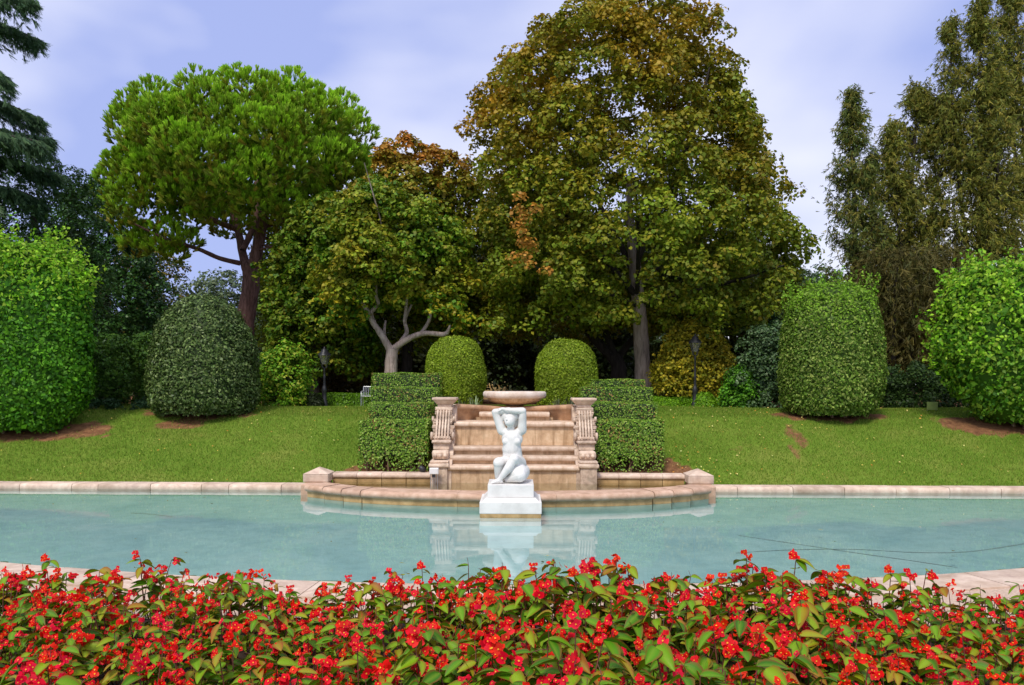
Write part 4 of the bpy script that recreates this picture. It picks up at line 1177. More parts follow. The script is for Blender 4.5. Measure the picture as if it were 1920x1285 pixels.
def needle_mesh(name, centers, dirs, per, length, width, spread, cols_c, parent, base_cols=None):
    v_, f_, ci = tufts(centers, dirs, per, length, width, spread)
    c = cols_c[ci] * np.exp(rng.normal(0, 0.16, (len(ci), 1)))
    c4 = np.repeat(c, 4, 0)
    if base_cols is not None:       # older needles at the foot of a shoot are browner
        m4 = np.tile([1, 1, 0, 0], len(ci)).astype(bool)
        c4[m4] = c4[m4] * 0.45 + np.array(base_cols) * 0.55
    return mesh_arrays(name, v_, f_, M_needle, parent, col=np.clip(c4, 0.002, 0.9))
pine = tree_root('umbrella_pine', 'umbrella pine with a broad bright green crown behind the dark dome', 463, 690, 30.0)
PD = 30.0
limb_px('trunk', to_ground([(458, 640), (462, 590), (470, 540), (470, 500)], PD), PD, [0.38, 0.36, 0.34, 0.33, 0.30], M_bark_pine, pine, n=12)
for pts, r_, dy in (([(464, 508), (450, 470), (438, 430), (420, 380), (390, 310)], [0.2, 0.16, 0.14, 0.11, 0.06], 0.5), ([(474, 508), (487, 460), (496, 425), (514, 360), (540, 280)], [0.24, 0.21, 0.2, 0.16, 0.07], -0.3),
                    ([(450, 494), (420, 488), (390, 475), (345, 462), (300, 440)], [0.10, 0.09, 0.08, 0.06, 0.03], -1.0), ([(487, 447), (530, 438), (580, 415)], [0.05, 0.045, 0.02], 0.5), ([(484, 455), (515, 467), (560, 466), (600, 445)], [0.06, 0.055, 0.05, 0.02], -0.6),
                    ([(482, 470), (520, 472), (550, 478)], [0.045, 0.04, 0.02], -1.0), ([(443, 430), (390, 410), (330, 380), (270, 340)], [0.12, 0.1, 0.07, 0.03], -0.8), ([(490, 425), (560, 390), (620, 330)], [0.12, 0.1, 0.04], 0.8),
                    ([(455, 470), (470, 400), (460, 320), (465, 220)], [0.12, 0.11, 0.09, 0.04], 1.0)):
    limb_px('limb', pts, PD, r_, M_bark_pine, pine, np.linspace(0, dy * 2, len(pts)))
puffs = []
def puff(px, py, r_, dy=0.0): puffs.append((*P(px, py, PD), r_ / FPX * PD, dy))
rows = [(192, 395, 590), (204, 335, 632), (225, 285, 668), (248, 255, 688), (280, 248, 694), (320, 245, 685), (360, 265, 660), (400, 325, 600), (425, 350, 570)]
cc, out, py_ = crown_points(rows, PD, 165, 0.9, 0.50, 10)
P_c = [np.r_[c_, 0.66 + 0.28 * rng.uniform()] for c_ in cc]
for (a, b_, r_, dy) in [(250, 375, 42, -1.5), (300, 370, 45, -2.0), (330, 350, 34, -2.6), (275, 415, 42, -1.6), (320, 420, 38, -2.0), (345, 455, 34, -1.6), (300, 455, 30, -1.0), (260, 445, 30, -0.6), (375, 465, 28, -1.4), (350, 485, 22, -1.2), (245, 345, 34, -1.0), (285, 340, 38, -2.2), (240, 405, 34, -1.0), (300, 400, 44, -2.4), (335, 390, 36, -2.6), (275, 470, 26, -1.0), (325, 480, 24, -1.4), (405, 425, 22, -2.0), (505, 415, 28, -2.6), (545, 420, 26, -2.0),
                        (385, 275, 42, -3.6), (465, 265, 44, -4.2), (420, 330, 46, -4.2), (480, 345, 44, -4.4), (545, 300, 44, -4.0), (570, 355, 44, -3.4), (520, 390, 36, -3.2), (440, 395, 36, -3.4), (395, 395, 34, -3.0), (610, 270, 42, -3.2), (640, 330, 38, -2.5), (495, 385, 30, -3.8), (560, 405, 30, -2.2), (590, 300, 40, -3.8), (330, 300, 40, -3.0), (290, 270, 36, -2.4), (350, 235, 38, -3.0), (530, 228, 40, -3.4), (430, 220, 38, -3.2), (620, 230, 34, -2.4)]:
    c_ = P(a, b_, PD); c_[1] += dy * 0.9
    P_c.append(np.r_[c_, r_ / FPX * PD])
P_c = np.array(P_c)
npf = len(P_c); per_t = 70
ci = np.repeat(np.arange(npf), per_t)
d = rnd_unit(npf * per_t) + np.array([0, -0.15, 0.35]); d /= np.linalg.norm(d, axis=1, keepdims=True)
tc = P_c[ci, :3] + d * P_c[ci, 3:4] * rng.uniform(0.82, 1.0, (len(ci), 1)) * np.array([1, 1, 0.85])
dirs = d * 0.8 + np.array([0, 0, 0.9]); dirs /= np.linalg.norm(dirs, axis=1, keepdims=True)
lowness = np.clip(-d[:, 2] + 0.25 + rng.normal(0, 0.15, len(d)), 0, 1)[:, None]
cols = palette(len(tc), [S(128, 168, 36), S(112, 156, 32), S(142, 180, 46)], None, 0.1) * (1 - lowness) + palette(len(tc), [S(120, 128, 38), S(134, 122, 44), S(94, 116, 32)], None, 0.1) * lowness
cols = cols * np.exp(rng.normal(0, 0.13, (npf, 1)))[ci]
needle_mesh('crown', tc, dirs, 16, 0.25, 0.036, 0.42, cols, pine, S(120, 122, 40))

# --- tall feathery conifers at the right
def feathery(label, axes, D, nspray, pal, group, base_px, name='feathery_conifer', dens=1.0):
    """axes: list of (stem pixel polyline, half widths in px at its points)"""
    t_ = tree_root(name, label, base_px, 735, D, group)
    cen, dirs_ = [], []
    for ai, (pts, hw, n_) in enumerate(axes):
        q = np.array([P(a, b_, D) for a, b_ in pts]); q[:, 1] += rng.uniform(-0.6, 0.6) if ai else 0.0
        if ai == 0:
            g_ = q[0].copy(); g_[2] = float(gz(g_[0], g_[1])) - 0.15
            qq = np.concatenate([[g_], q])
        else: qq = q
        r0 = 0.17 if ai == 0 else 0.07
        tube('trunk' if ai == 0 else 'limb', qq, np.linspace(r0, 0.02, len(qq)), M_bark_dark, t_, 6, 4, 0.08)
        sp, _ = spline(q, np.ones(len(q)), 12)
        tt = np.linspace(0, 1, len(sp)); hwi = np.interp(np.linspace(0, len(hw) - 1, len(sp)), np.arange(len(hw)), hw) / FPX * D * 1.5
        n_ = int(n_ * 3.9); nb_ = max(10, int(n_ / 42))
        # ascending side branches carrying hanging sprays
        allb = []
        for k_ in range(nb_):
            u = rng.uniform(0.0, 1.0); i = int(u * (len(sp) - 1))
            th = rng.uniform(0, 2 * np.pi); L_ = hwi[i] * rng.uniform(0.7, 1.15)
            st_ = sp[i]; en = st_ + np.array([math.cos(th) * L_, math.sin(th) * L_ * 0.9, L_ * rng.uniform(0.5, 1.0) + 0.1])
            mid_ = (st_ + en) / 2 + np.array([math.cos(th) * L_ * 0.15, 0, -0.08 * L_])
            allb.append(tube_arrays(np.array([st_, mid_, en]), [0.022, 0.015, 0.006], 4, 0))
            m_ = int(n_ / nb_)
            w_ = rng.uniform(0.15, 1.05, m_)[:, None]
            pp = st_ * (1 - w_) + en * w_ + rng.normal(0, 0.13, (m_, 3)) + np.array([0, 0, -0.05])
            cen.append(pp); dirs_.append(np.tile([0, 0, -0.55], (m_, 1)) + rng.normal(0, 0.35, (m_, 3)) + np.array([math.cos(th), math.sin(th), 0.25]) * 0.4)
        bv_, bf_ = merge(allb)
        mesh_arrays('branches', bv_, bf_, M_bark_dark, t_)['kind'] = 'stuff'
    cen = np.concatenate(cen); dirs_ = np.concatenate(dirs_); dirs_ /= np.linalg.norm(dirs_, axis=1, keepdims=True)
    needle_mesh('foliage', cen, dirs_, 5, 0.20, 0.024, 0.55, palette(len(cen), pal, None, 0.2), t_)
    return t_
CAS = [S(112, 110, 48), S(96, 102, 44), S(124, 114, 52), S(84, 94, 42)]
CASG = [S(84, 98, 50), S(100, 104, 52), S(72, 88, 46), S(112, 104, 50)]
GRC = 'feathery conifers at the right'
feathery('slender feathery conifer with pointed top, leftmost of the right conifers', [([(1606, 700), (1604, 560), (1602, 420), (1600, 280), (1599, 175)], [44, 42, 33, 20, 2], 1500), ([(1640, 600), (1645, 480), (1642, 380), (1640, 285)], [30, 28, 18, 3], 600)], 29.0, 0, CASG, GRC, 1606)
feathery('loose round-topped brownish conifer between the two pointed ones', [([(1700, 700), (1702, 560), (1706, 400), (1716, 260), (1722, 165)], [54, 54, 42, 28, 3], 2000), ([(1690, 520), (1670, 400), (1668, 330), (1660, 245)], [34, 28, 18, 3], 650), ([(1712, 480), (1748, 360), (1760, 270), (1762, 200)], [34, 30, 20, 3], 650)], 29.5, 0, CAS, GRC, 1700)
feathery('tallest feathery conifer with twin tops, dark stem showing', [([(1826, 700), (1830, 560), (1838, 380), (1836, 200), (1838, 5)], [60, 60, 50, 32, 3], 2200), ([(1820, 480), (1800, 330), (1788, 180), (1786, 32)], [40, 34, 22, 3], 900), ([(1845, 500), (1870, 360), (1868, 240), (1860, 130)], [36, 32, 20, 3], 700)], 28.5, 0, CAS, GRC, 1826)
feathery('feathery conifer cut by the right edge of the view', [([(1935, 700), (1930, 540), (1925, 350), (1915, 180), (1903, -30)], [60, 60, 50, 44, 20], 2000), ([(1925, 420), (1900, 280), (1895, 150), (1890, 0)], [36, 34, 26, 10], 700)], 29.5, 0, CAS, GRC, 1935)
for (a, D, lab) in ((1680, 30.5, 'low hanging conifer boughs between the right clipped shrubs'), ):
    pass
low = tree_root('drooping_conifer', 'dark brown drooping conifer between the two right clipped shrubs', 1690, 735, 27.5, GRC)
limb_px('trunk', to_ground([(1672, 700), (1676, 600), (1680, 500)], 27.5), 27.5, [0.16, 0.14, 0.1, 0.05], M_bark_dark, low, n=8)
limb_px('second_trunk', to_ground([(1708, 700), (1712, 620), (1706, 540)], 27.8), 27.8, [0.14, 0.12, 0.09, 0.05], M_bark_dark, low, n=8)
cc, out, py_ = crown_points([(470, 1620, 1800), (520, 1590, 1850), (600, 1600, 1850), (660, 1630, 1850), (705, 1650, 1850)], 28.0, 7000, 0.8, 0.7, 0)
needle_mesh('foliage', cc, out * 0.3 + np.array([0, 0, -0.8]) + rng.normal(0, 0.4, cc.shape), 6, 0.27, 0.024, 0.5, palette(len(cc), [S(78, 72, 38), S(66, 62, 34), S(88, 80, 42), S(62, 66, 34)], None, 0.2), low)

# --- cedar reaching in from the left
ced = tree_root('cedar_tree', 'dark blue-green cedar with layered drooping boughs at the left edge', -150, 760, 21.5)
CD = 21.5
limb_px('trunk', to_ground([(-150, 740), (-150, 400), (-145, 0), (-140, -300)], CD), CD, [0.4, 0.36, 0.3, 0.2, 0.08], M_bark_dark, ced, n=10)
CEDG = [S(58, 84, 62), S(44, 68, 52), S(74, 98, 72)]
for pts, wpx, pal, dy in (([(-140, -60), (-60, -40), (20, -12), (95, 12)], 34, CEDG, -0.2), ([(-140, 0), (-60, 10), (0, 30), (62, 52)], 30, CEDG, 0.5), ([(-140, 90), (-50, 110), (10, 130), (62, 168)], 32, CEDG, -0.4), ([(-140, 150), (-60, 160), (0, 178), (48, 196)], 34, CEDG, 0.8),
                     ([(-140, 180), (-60, 200), (-10, 215), (40, 235)], 36, CEDG, -0.9), ([(-140, 215), (-50, 225), (40, 245), (98, 250)], 30, CEDG, 0.3), ([(-140, 240), (-40, 248), (50, 262), (118, 276)], 34, CEDG, -0.3), ([(-140, 265), (-50, 275), (30, 290), (70, 300)], 30, CEDG, 1.0),
                     ([(-140, 360), (-50, 365), (30, 378), (98, 412)], 30, [S(124, 146, 122), S(104, 128, 104), S(140, 160, 132)], -1.4), ([(-140, 330), (-50, 335), (20, 345), (50, 360)], 30, CEDG, 0.8)):
    q = np.array([P(a - 20, b_, CD) for a, b_ in pts]); q[:, 1] += np.linspace(0, dy, 4) * 1.5
    tube('bough', q, [0.10, 0.065, 0.04, 0.01], M_bark_dark, ced, 6, 4)
    sp, _ = spline(q, np.ones(4), 30)
    n_ = 800
    u = rng.uniform(0.02, 1.0, n_); base_ = sp[(u * (len(sp) - 1)).astype(int)]
    lat = rng.normal(0, 0.50, n_) * (1.15 - u)
    cen = base_ + np.stack([rng.normal(0, 0.05, n_), lat, -np.abs(rng.normal(0, 0.21, n_)) * (wpx / 30) * (0.5 + 0.8 * np.abs(np.sin(u * 23)))], 1)
    dirs_ = np.stack([rng.normal(0.45, 0.3, n_), np.sign(lat) * 0.25 + rng.normal(0, 0.2, n_), -0.62 + rng.normal(0, 0.25, n_)], 1)
    dirs_ /= np.linalg.norm(dirs_, axis=1, keepdims=True)
    needle_mesh('needles', cen, dirs_, 10, 0.26, 0.016, 0.35, palette(n_, pal, None, 0.15), ced)

# --- evergreen oaks at the left
oak = tree_root('evergreen_oak', 'broad dark evergreen oak behind the left clipped shrub', 60, 740, 24.0, 'evergreen oaks')
limb_px('trunk', to_ground([(60, 700), (70, 600), (80, 500), (60, 400)], 24.0), 24.0, [0.3, 0.26, 0.22, 0.16, 0.06], M_bark_dark, oak)
DK = [S(50, 80, 42), S(40, 66, 36), S(66, 92, 46)]
leafy(oak, [(300, -40, 100), (320, -100, 150), (360, -140, 168), (420, -140, 175), (500, -140, 185), (600, -140, 190), (680, -140, 180)], 24.0, 170, 11, 24, 0.7, 0.3, 0.11, DK, None, 0.8, 0.5, 0.6, 0.3, 0.6, mat=M_gloss)
oak2 = tree_root('evergreen_oak', 'dark leafy evergreen tree between the left shrub and the pine', 190, 740, 34.0, 'evergreen oaks')
limb_px('trunk', to_ground([(200, 720), (205, 640), (200, 540), (205, 430)], 34.0), 34.0, [0.2, 0.18, 0.16, 0.1, 0.05], M_bark_dark, oak2)
leafy(oak2, [(342, 160, 205), (365, 140, 225), (400, 110, 240), (460, 100, 270), (520, 100, 295), (580, 110, 300), (640, 120, 300), (720, 130, 300)], 34.0, 190, 10, 24, 0.8, 0.34, 0.14, [S(48, 84, 40), S(38, 68, 34), S(64, 98, 46)], None, 0.85, 0.5, 0.6, 0.3, 0.6, mat=M_gloss)
for (a, b_) in ((205, 355), (228, 365), (155, 325), (150, 335)):
    pass

# ------------------------------------------------------------------ middle-ground shrubs and the dark wood behind
def bush(name, label, rows, D, nb, nsub, per, rb, rc, size, pal, group=None, cat='shrub', depth=0.8, tip=None, mat=None, aspect=0.7, stems=3, trunk=None):
    r = np.array(sorted(rows), float)
    t_ = tree_root(name, label, (r[-1, 1] + r[-1, 2]) / 2, r[-1, 0], D, group, cat)
    for k_ in range(stems):
        a = rng.uniform(r[-1, 1] + 8, r[-1, 2] - 8); ym = (r[0, 0] + 2 * r[-1, 0]) / 3
        limb_px('stem', to_ground([(a, r[-1, 0] - 5), (a + rng.normal(0, 8), (ym + r[-1, 0]) / 2), (a + rng.normal(0, 14), ym)], D), D, [0.05, 0.045, 0.035, 0.02], M_bark_dark, t_, n=5, k=3)
    if trunk:
        limb_px('trunk', to_ground(trunk[0], D), D, np.linspace(1, 0.4, len(trunk[0]) + 1) * trunk[1], trunk[2], t_, n=8)
    leafy(t_, rows, D, nb, nsub, per, rb, rc, size, pal, None, depth, 0.6, 0.65, 0.25, aspect, tip, mat, name='foliage' if cat == 'shrub' else 'crown')
    return t_
MG = 'shrubs behind the lawn'
bush('leafy_shrub', 'dark green shrub between the left edge shrub and the dark dome', [(640, 175, 285), (670, 165, 300), (720, 165, 300), (765, 170, 300)], 21.5, 60, 9, 22, 0.4, 0.22, 0.085, [S(56, 88, 30), S(44, 74, 28), S(72, 100, 36)], MG)
bush('leafy_shrub', 'bright green shrub at the right flank of the dark dome', [(652, 520, 548), (670, 498, 566), (700, 490, 576), (735, 490, 574), (760, 492, 566)], 22.5, 55, 9, 22, 0.36, 0.2, 0.09, [S(84, 130, 30), S(66, 108, 26), S(112, 150, 40), S(134, 140, 48)], MG)
bush('leafy_shrub', 'grey-green shrub left of the right bullet shaped shrub', [(615, 1420, 1470), (640, 1395, 1480), (690, 1388, 1480), (740, 1390, 1480), (765, 1395, 1480)], 22.5, 60, 9, 22, 0.36, 0.2, 0.085, [S(72, 94, 72), S(56, 78, 58), S(90, 108, 84), S(60, 86, 44)], MG, mat=M_gloss)
bush('leafy_shrub', 'low fresh green shrub behind the lawn near the right lamp post', [(690, 1378, 1400), (715, 1362, 1420), (745, 1358, 1430), (766, 1360, 1430)], 22.6, 40, 9, 20, 0.3, 0.18, 0.08, [S(70, 120, 32), S(54, 98, 28), S(90, 136, 40)], MG)
bush('leafy_shrub', 'dark shrubs massed under the drooping conifer', [(690, 1640, 1790), (715, 1640, 1800), (750, 1645, 1800), (776, 1650, 1800)], 22.8, 70, 9, 20, 0.32, 0.2, 0.085, [S(40, 62, 30), S(32, 50, 26), S(56, 78, 36)], MG)
bush('ground_ivy', 'dark ivy ground cover at the lawn edge left of the dark dome', [(752, 165, 300), (762, 160, 310), (772, 160, 300)], 20.8, 40, 8, 18, 0.16, 0.12, 0.07, [S(40, 66, 44), S(52, 80, 52)], MG, stems=0)
# yellow-leaved small tree by the lamp post
bush('yellow_tree', 'small tree with yellow autumn leaves behind the right lamp post', [(612, 1270, 1310), (640, 1255, 1350), (670, 1240, 1362), (700, 1235, 1364), (725, 1245, 1350), (745, 1255, 1340)], 23.9, 80, 10, 24, 0.42, 0.22, 0.10, [S(158, 144, 42), S(142, 136, 40), S(172, 150, 50), S(118, 124, 42)], 'trees in the shade behind the lawn', 'tree', stems=0, trunk=([(1300, 730), (1300, 690), (1296, 650)], 0.12, M_bark_grey))
bush('olive_shrub', 'grey olive shrub behind the low hedge right of the grey trunk', [(650, 1225, 1250), (680, 1222, 1270), (715, 1222, 1275), (745, 1226, 1270)], 30.0, 45, 9, 20, 0.42, 0.24, 0.11, [S(106, 116, 70), S(86, 100, 58), S(124, 128, 84)], 'trees in the shade behind the lawn', 'shrub', stems=0, trunk=([(1258, 740), (1258, 720), (1255, 700)], 0.1, M_bark_grey))
# slim dark cypress
bush('slim_cypress', 'slim dark cypress column left of the right bullet shaped shrub', [(545, 1436, 1444), (575, 1430, 1450), (620, 1426, 1454), (700, 1424, 1456), (740, 1426, 1454)], 30.0, 60, 8, 22, 0.22, 0.16, 0.08, [S(30, 58, 40), S(40, 70, 48)], 'trees in the shade behind the lawn', 'tree', stems=0, trunk=([(1440, 735), (1440, 690)], 0.1, M_bark_dark))
# the wood: rows of dark evergreen trees, each a tree of its own
WOOD = [S(34, 48, 20), S(26, 38, 18), S(46, 58, 24)]
def wood_tree(label, rows, D, trunk_px, nb=70, pal=WOOD, size=0.2, tip=None, r0=0.22):
    t_ = tree_root('wood_tree', label, trunk_px, 730, D, 'dark trees of the wood behind')
    r = np.array(sorted(rows), float)
    limb_px('trunk', to_ground([(trunk_px, 715), (trunk_px + rng.normal(0, 6), 660), (trunk_px + rng.normal(0, 12), (r[0, 0] + r[-1, 0]) / 2)], D), D, [r0, r0 * 0.9, r0 * 0.8, r0 * 0.3], M_bark_dark, t_, n=7)
    leafy(t_, rows, D, nb, 10, 18, 1.0, 0.5, size, pal, None, 0.7, 0.7, 0.6, 0.3, 0.8, tip)
wood_tree('dark tree closing the view just right of the plane tree', [(470, 800, 960), (540, 780, 980), (600, 780, 985), (660, 790, 970), (700, 800, 950)], 38.0, 850, 90)
wood_tree('dark tree closing the view between the two clipped domes', [(430, 900, 1100), (520, 880, 1110), (600, 880, 1120), (660, 890, 1100), (712, 975, 1090)], 42.0, 1010, 110)
wood_tree('dark tree closing the view behind the forked trunk', [(430, 1050, 1260), (520, 1040, 1270), (600, 1040, 1200), (670, 1050, 1190), (712, 1070, 1190)], 37.0, 1120, 110)
wood_tree('dark tree spreading low behind the right lamp post', [(470, 1220, 1440), (540, 1220, 1470), (580, 1230, 1470), (612, 1300, 1440)], 32.0, 1350, 120, [S(52, 72, 30), S(40, 58, 26), S(70, 86, 36)])
wood_tree('dark tree in the wood right of the yellow tree', [(520, 1380, 1500), (580, 1360, 1500), (660, 1360, 1490), (735, 1360, 1490)], 36.0, 1425, 80, [S(56, 76, 40), S(44, 62, 34)])
wood_tree('dark tree in the wood behind the left lamp post', [(560, 520, 740), (620, 510, 790), (680, 520, 800), (735, 540, 800)], 35.0, 640, 110, [S(56, 64, 30), S(44, 54, 26), S(72, 76, 36)])
wood_tree('dark tree in the wood between plane tree and left lamp post', [(520, 640, 830), (600, 640, 840), (680, 650, 840), (728, 660, 830)], 41.0, 745, 90)
wood_tree('rounded far tree seen left of the pine trunk', [(520, 380, 440), (545, 340, 470), (580, 320, 480), (640, 310, 490), (735, 310, 490)], 48.0, 400, 90, [S(88, 104, 86), S(74, 92, 74), S(102, 112, 90)], 0.2)
wood_tree('rounded far tree seen right of the pine trunk', [(560, 480, 520), (590, 470, 540), (640, 460, 560), (735, 460, 570)], 46.0, 510, 70, [S(78, 96, 82), S(64, 84, 70)], 0.2)
wood_tree('yellow-green pine bough tree right of the pine trunk', [(430, 520, 560), (470, 500, 600), (530, 495, 600), (580, 500, 600), (640, 520, 600)], 33.0, 560, 70, [S(104, 124, 34), S(84, 108, 30), S(120, 130, 42)], 0.16)
wood_tree('dark far tree behind the left evergreen oaks', [(470, 180, 330), (540, 160, 350), (620, 160, 360), (735, 160, 360)], 40.0, 260, 90, [S(54, 78, 42), S(42, 64, 36), S(120, 104, 44)], 0.17)
wood_tree('flat-topped far pine right of the big linden', [(512, 1500, 1545), (520, 1480, 1565), (535, 1470, 1580), (560, 1480, 1575), (640, 1490, 1560), (735, 1480, 1560)], 50.0, 1520, 60, [S(70, 92, 66), S(58, 78, 56)], 0.2)
wood_tree('dark far tree behind the drooping conifer', [(560, 1640, 1800), (620, 1630, 1860), (690, 1630, 1880), (735, 1640, 1880)], 38.0, 1740, 90, [S(56, 58, 32), S(46, 50, 28)], 0.17)
wood_tree('dark far tree behind the right edge shrub', [(540, 1800, 1990), (620, 1790, 2020), (735, 1790, 2020)], 40.0, 1900, 80, [S(56, 60, 34), S(46, 52, 30)], 0.17)
wood_tree('dark far tree behind the left edge shrub', [(430, -120, 150), (540, -140, 180), (640, -140, 180), (735, -140, 180)], 36.0, 40, 100, WOOD, 0.17)
wood_tree('dense dark tree far behind the left clipped dome', [(560, 780, 905), (640, 770, 910), (728, 780, 904)], 46.0, 840, 80)
wood_tree('dense dark tree far behind the bowl', [(520, 880, 1010), (600, 880, 1010), (690, 890, 1000), (706, 900, 990)], 47.0, 985, 80)
wood_tree('dense dark tree far behind the right clipped dome', [(560, 970, 1110), (640, 968, 1120), (728, 970, 1110)], 46.5, 1050, 80)
wood_tree('dense dark tree far behind the straight grey trunk', [(560, 1090, 1225), (640, 1090, 1215), (728, 1090, 1210)], 44.0, 1150, 80)
# distant woodland mass closing the horizon
n = 40000
th = rng.uniform(-0.95, 0.95, n); dist = rng.uniform(62, 90, n)
top_h = 7.5 + 2.0 * np.sin(th * 17) + 1.5 * np.sin(th * 41 + 1)
zz = 1.0 + rng.uniform(0, 1, n) ** 0.8 * top_h
c = np.stack([np.sin(th) * dist, np.cos(th) * dist, zz], 1)
dw = leaf_mesh('distant_woodland', c, rnd_unit(len(c)) + [0, -0.5, 0.6], rng.uniform(0.5, 1.1, len(c)), palette(len(c), [S(58, 76, 44), S(46, 62, 38), S(72, 88, 54)]), M_leaf, None, 0.8)
tag(dw, 'distant dark woodland closing the horizon', 'wood', kind='stuff')

# ------------------------------------------------------------------ pale balustrade far down the axis
bl_c = P(935, 724, 52.0)
bal = thing('stone_balustrade', 'pale yellow balustrade far behind the bowl, between the clipped domes', 'balustrade', (bl_c[0], bl_c[1], float(gz(bl_c[0], bl_c[1]))))
zg = float(gz(bl_c[0], bl_c[1])); z_mid = float(P(935, 727, 52.0)[2]); z_t = float(P(935, 716, 52.0)[2])
box('base_wall', bl_c[0] - 0.95, bl_c[0] + 0.95, bl_c[1], bl_c[1] + 0.5, zg - 0.1, z_mid, M_paleyellow, bal, 0.02)
for i in range(9):
    xx_ = bl_c[0] - 0.8 + 0.2 * i
    v, f = lathe_arrays([(0.05, z_mid + 0.002), (0.045, z_mid + 0.08), (0.075, z_mid + 0.16), (0.035, z_mid + 0.30), (0.05, z_t), (0.001, z_t + 0.01)], xx_, bl_c[1] + 0.2, 8)
    mesh_arrays('baluster', v, f, M_paleyellow, bal, smooth=True)

# ------------------------------------------------------------------ strap-leaved plants behind the cascade wall
def strap_plant(label, x, y, n_, h_, pal, group):
    z_ = float(gz(x, y))
    t_ = thing('strap_leaf_plant', label, 'plant', (x, y, z_), group)
    for k_ in range(n_):
        a = rng.uniform(0, 2 * np.pi); L_ = h_ * rng.uniform(0.7, 1.2); sp_ = rng.uniform(0.1, 0.55)
        s_ = np.linspace(0, 1, 6)
        cx = x + rng.normal(0, 0.05) + np.cos(a) * sp_ * s_ ** 1.5 * L_; cy = y + rng.normal(0, 0.05) + np.sin(a) * sp_ * s_ ** 1.5 * L_
        cz = z_ + L_ * (s_ - 0.35 * sp_ * s_ ** 3)
        w_ = 0.022 * (1 - s_ ** 2 * 0.9)
        v_ = np.concatenate([np.stack([cx - np.sin(a) * w_, cy + np.cos(a) * w_, cz], 1), np.stack([cx + np.sin(a) * w_, cy - np.cos(a) * w_, cz], 1)])
        i_ = np.arange(5)
        f_ = np.stack([i_, i_ + 1, 6 + i_ + 1, 6 + i_], 1)
        mesh_arrays('blade', v_, f_, M_leaf, t_, col=np.tile(palette(1, pal), (12, 1)))
SP = [S(118, 136, 112), S(140, 150, 128), S(86, 116, 74)]
strap_plant('pale strap-leaved plant left of the fountain bowl', -0.93, 17.98, 22, 0.42, SP, 'plants behind the cascade wall')
strap_plant('dark strap-leaved plant beside the left pillar cap', -1.25, 18.15, 22, 0.40, [S(60, 72, 44), S(84, 84, 56)], 'plants behind the cascade wall')
strap_plant('grey strap-leaved plant right of the fountain bowl', 0.95, 18.05, 22, 0.40, [S(96, 100, 84), S(70, 84, 60)], 'plants behind the cascade wall')
strap_plant('dark strap-leaved plant beside the right pillar cap', 1.28, 18.2, 22, 0.42, [S(70, 74, 58), S(58, 70, 42)], 'plants behind the cascade wall')

# ------------------------------------------------------------------ lamp posts
def lamp(label, px, top_py, D):
    b_ = P(px, 760, D); x, y = b_[0], b_[1]; g_ = float(gz(x, y)); zt_ = float(P(px, top_py, D)[2])
    H = zt_ - g_
    t_ = thing('lamp_post', label, 'lamp post', (x, y, g_), 'lamp posts')
    k = 0.62
    v, f = lathe_arrays([(0.17 * k, g_ - 0.05), (0.17 * k, g_ + 0.12), (0.12 * k, g_ + 0.16), (0.11 * k, g_ + 0.42), (0.14 * k, g_ + 0.46), (0.10 * k, g_ + 0.54), (0.075 * k, g_ + 0.60)], x, y, 12)
    mesh_arrays('base', v, f, M_iron, t_, smooth=True)
    zl = zt_ - 0.62
    v, f = lathe_arrays([(0.07 * k, g_ + 0.601), (0.055 * k, g_ + 0.8), (0.075 * k, g_ + 0.84), (0.05 * k, g_ + 0.90), (0.04 * k, zl - 0.12), (0.06 * k, zl - 0.10), (0.035 * k, zl - 0.05), (0.05 * k, zl)], x, y, 10)
    mesh_arrays('pole', v, f, M_iron, t_, smooth=True)
    # lantern: tapered glass body, four corner bars, bracket arms, hipped roof with finial
    bm = bmesh.new(); lo, hi = 0.06, 0.125
    A = [bm.verts.new((x + sx * lo, y + sy * lo, zl + 0.10)) for sx, sy in ((-1, -1), (1, -1), (1, 1), (-1, 1))]
    B = [bm.verts.new((x + sx * hi, y + sy * hi, zl + 0.36)) for sx, sy in ((-1, -1), (1, -1), (1, 1), (-1, 1))]
    for i in range(4): bm.faces.new((A[i], A[(i + 1) % 4], B[(i + 1) % 4], B[i]))
    lan = bm_obj('lantern', bm, M_glass, t_)
    for sx, sy in ((-1, -1), (1, -1), (1, 1), (-1, 1)):
        v, f = tube_arrays(np.array([(x + sx * lo * 1.05, y + sy * lo * 1.05, zl + 0.09), (x + sx * hi * 1.05, y + sy * hi * 1.05, zl + 0.37)]), [0.011, 0.011], 5)
        mesh_arrays('corner_bar', v, f, M_iron, lan)
        v, f = tube_arrays(np.array([(x + sx * 0.02, y + sy * 0.02, zl - 0.02), (x + sx * 0.065, y + sy * 0.065, zl + 0.03), (x + sx * lo, y + sy * lo, zl + 0.10)]), [0.012] * 3, 5)
        mesh_arrays('bracket', v, f, M_iron, lan)
    v, f = lathe_arrays([(0.20, zl + 0.36), (0.185, zl + 0.39), (0.10, zl + 0.48), (0.09, zl + 0.52), (0.04, zl + 0.56), (0.02, zl + 0.58), (0.03, zl + 0.60), (0.001, zl + 0.62)], x, y, 4)
    mesh_arrays('roof', v, f, M_iron, lan)
lamp('black iron lamp post with lantern in front of the yellow tree', 1303, 626, 22.5)
lamp('dark lamp post left of the plane tree, its lantern among leaves', 608, 650, 23.0)

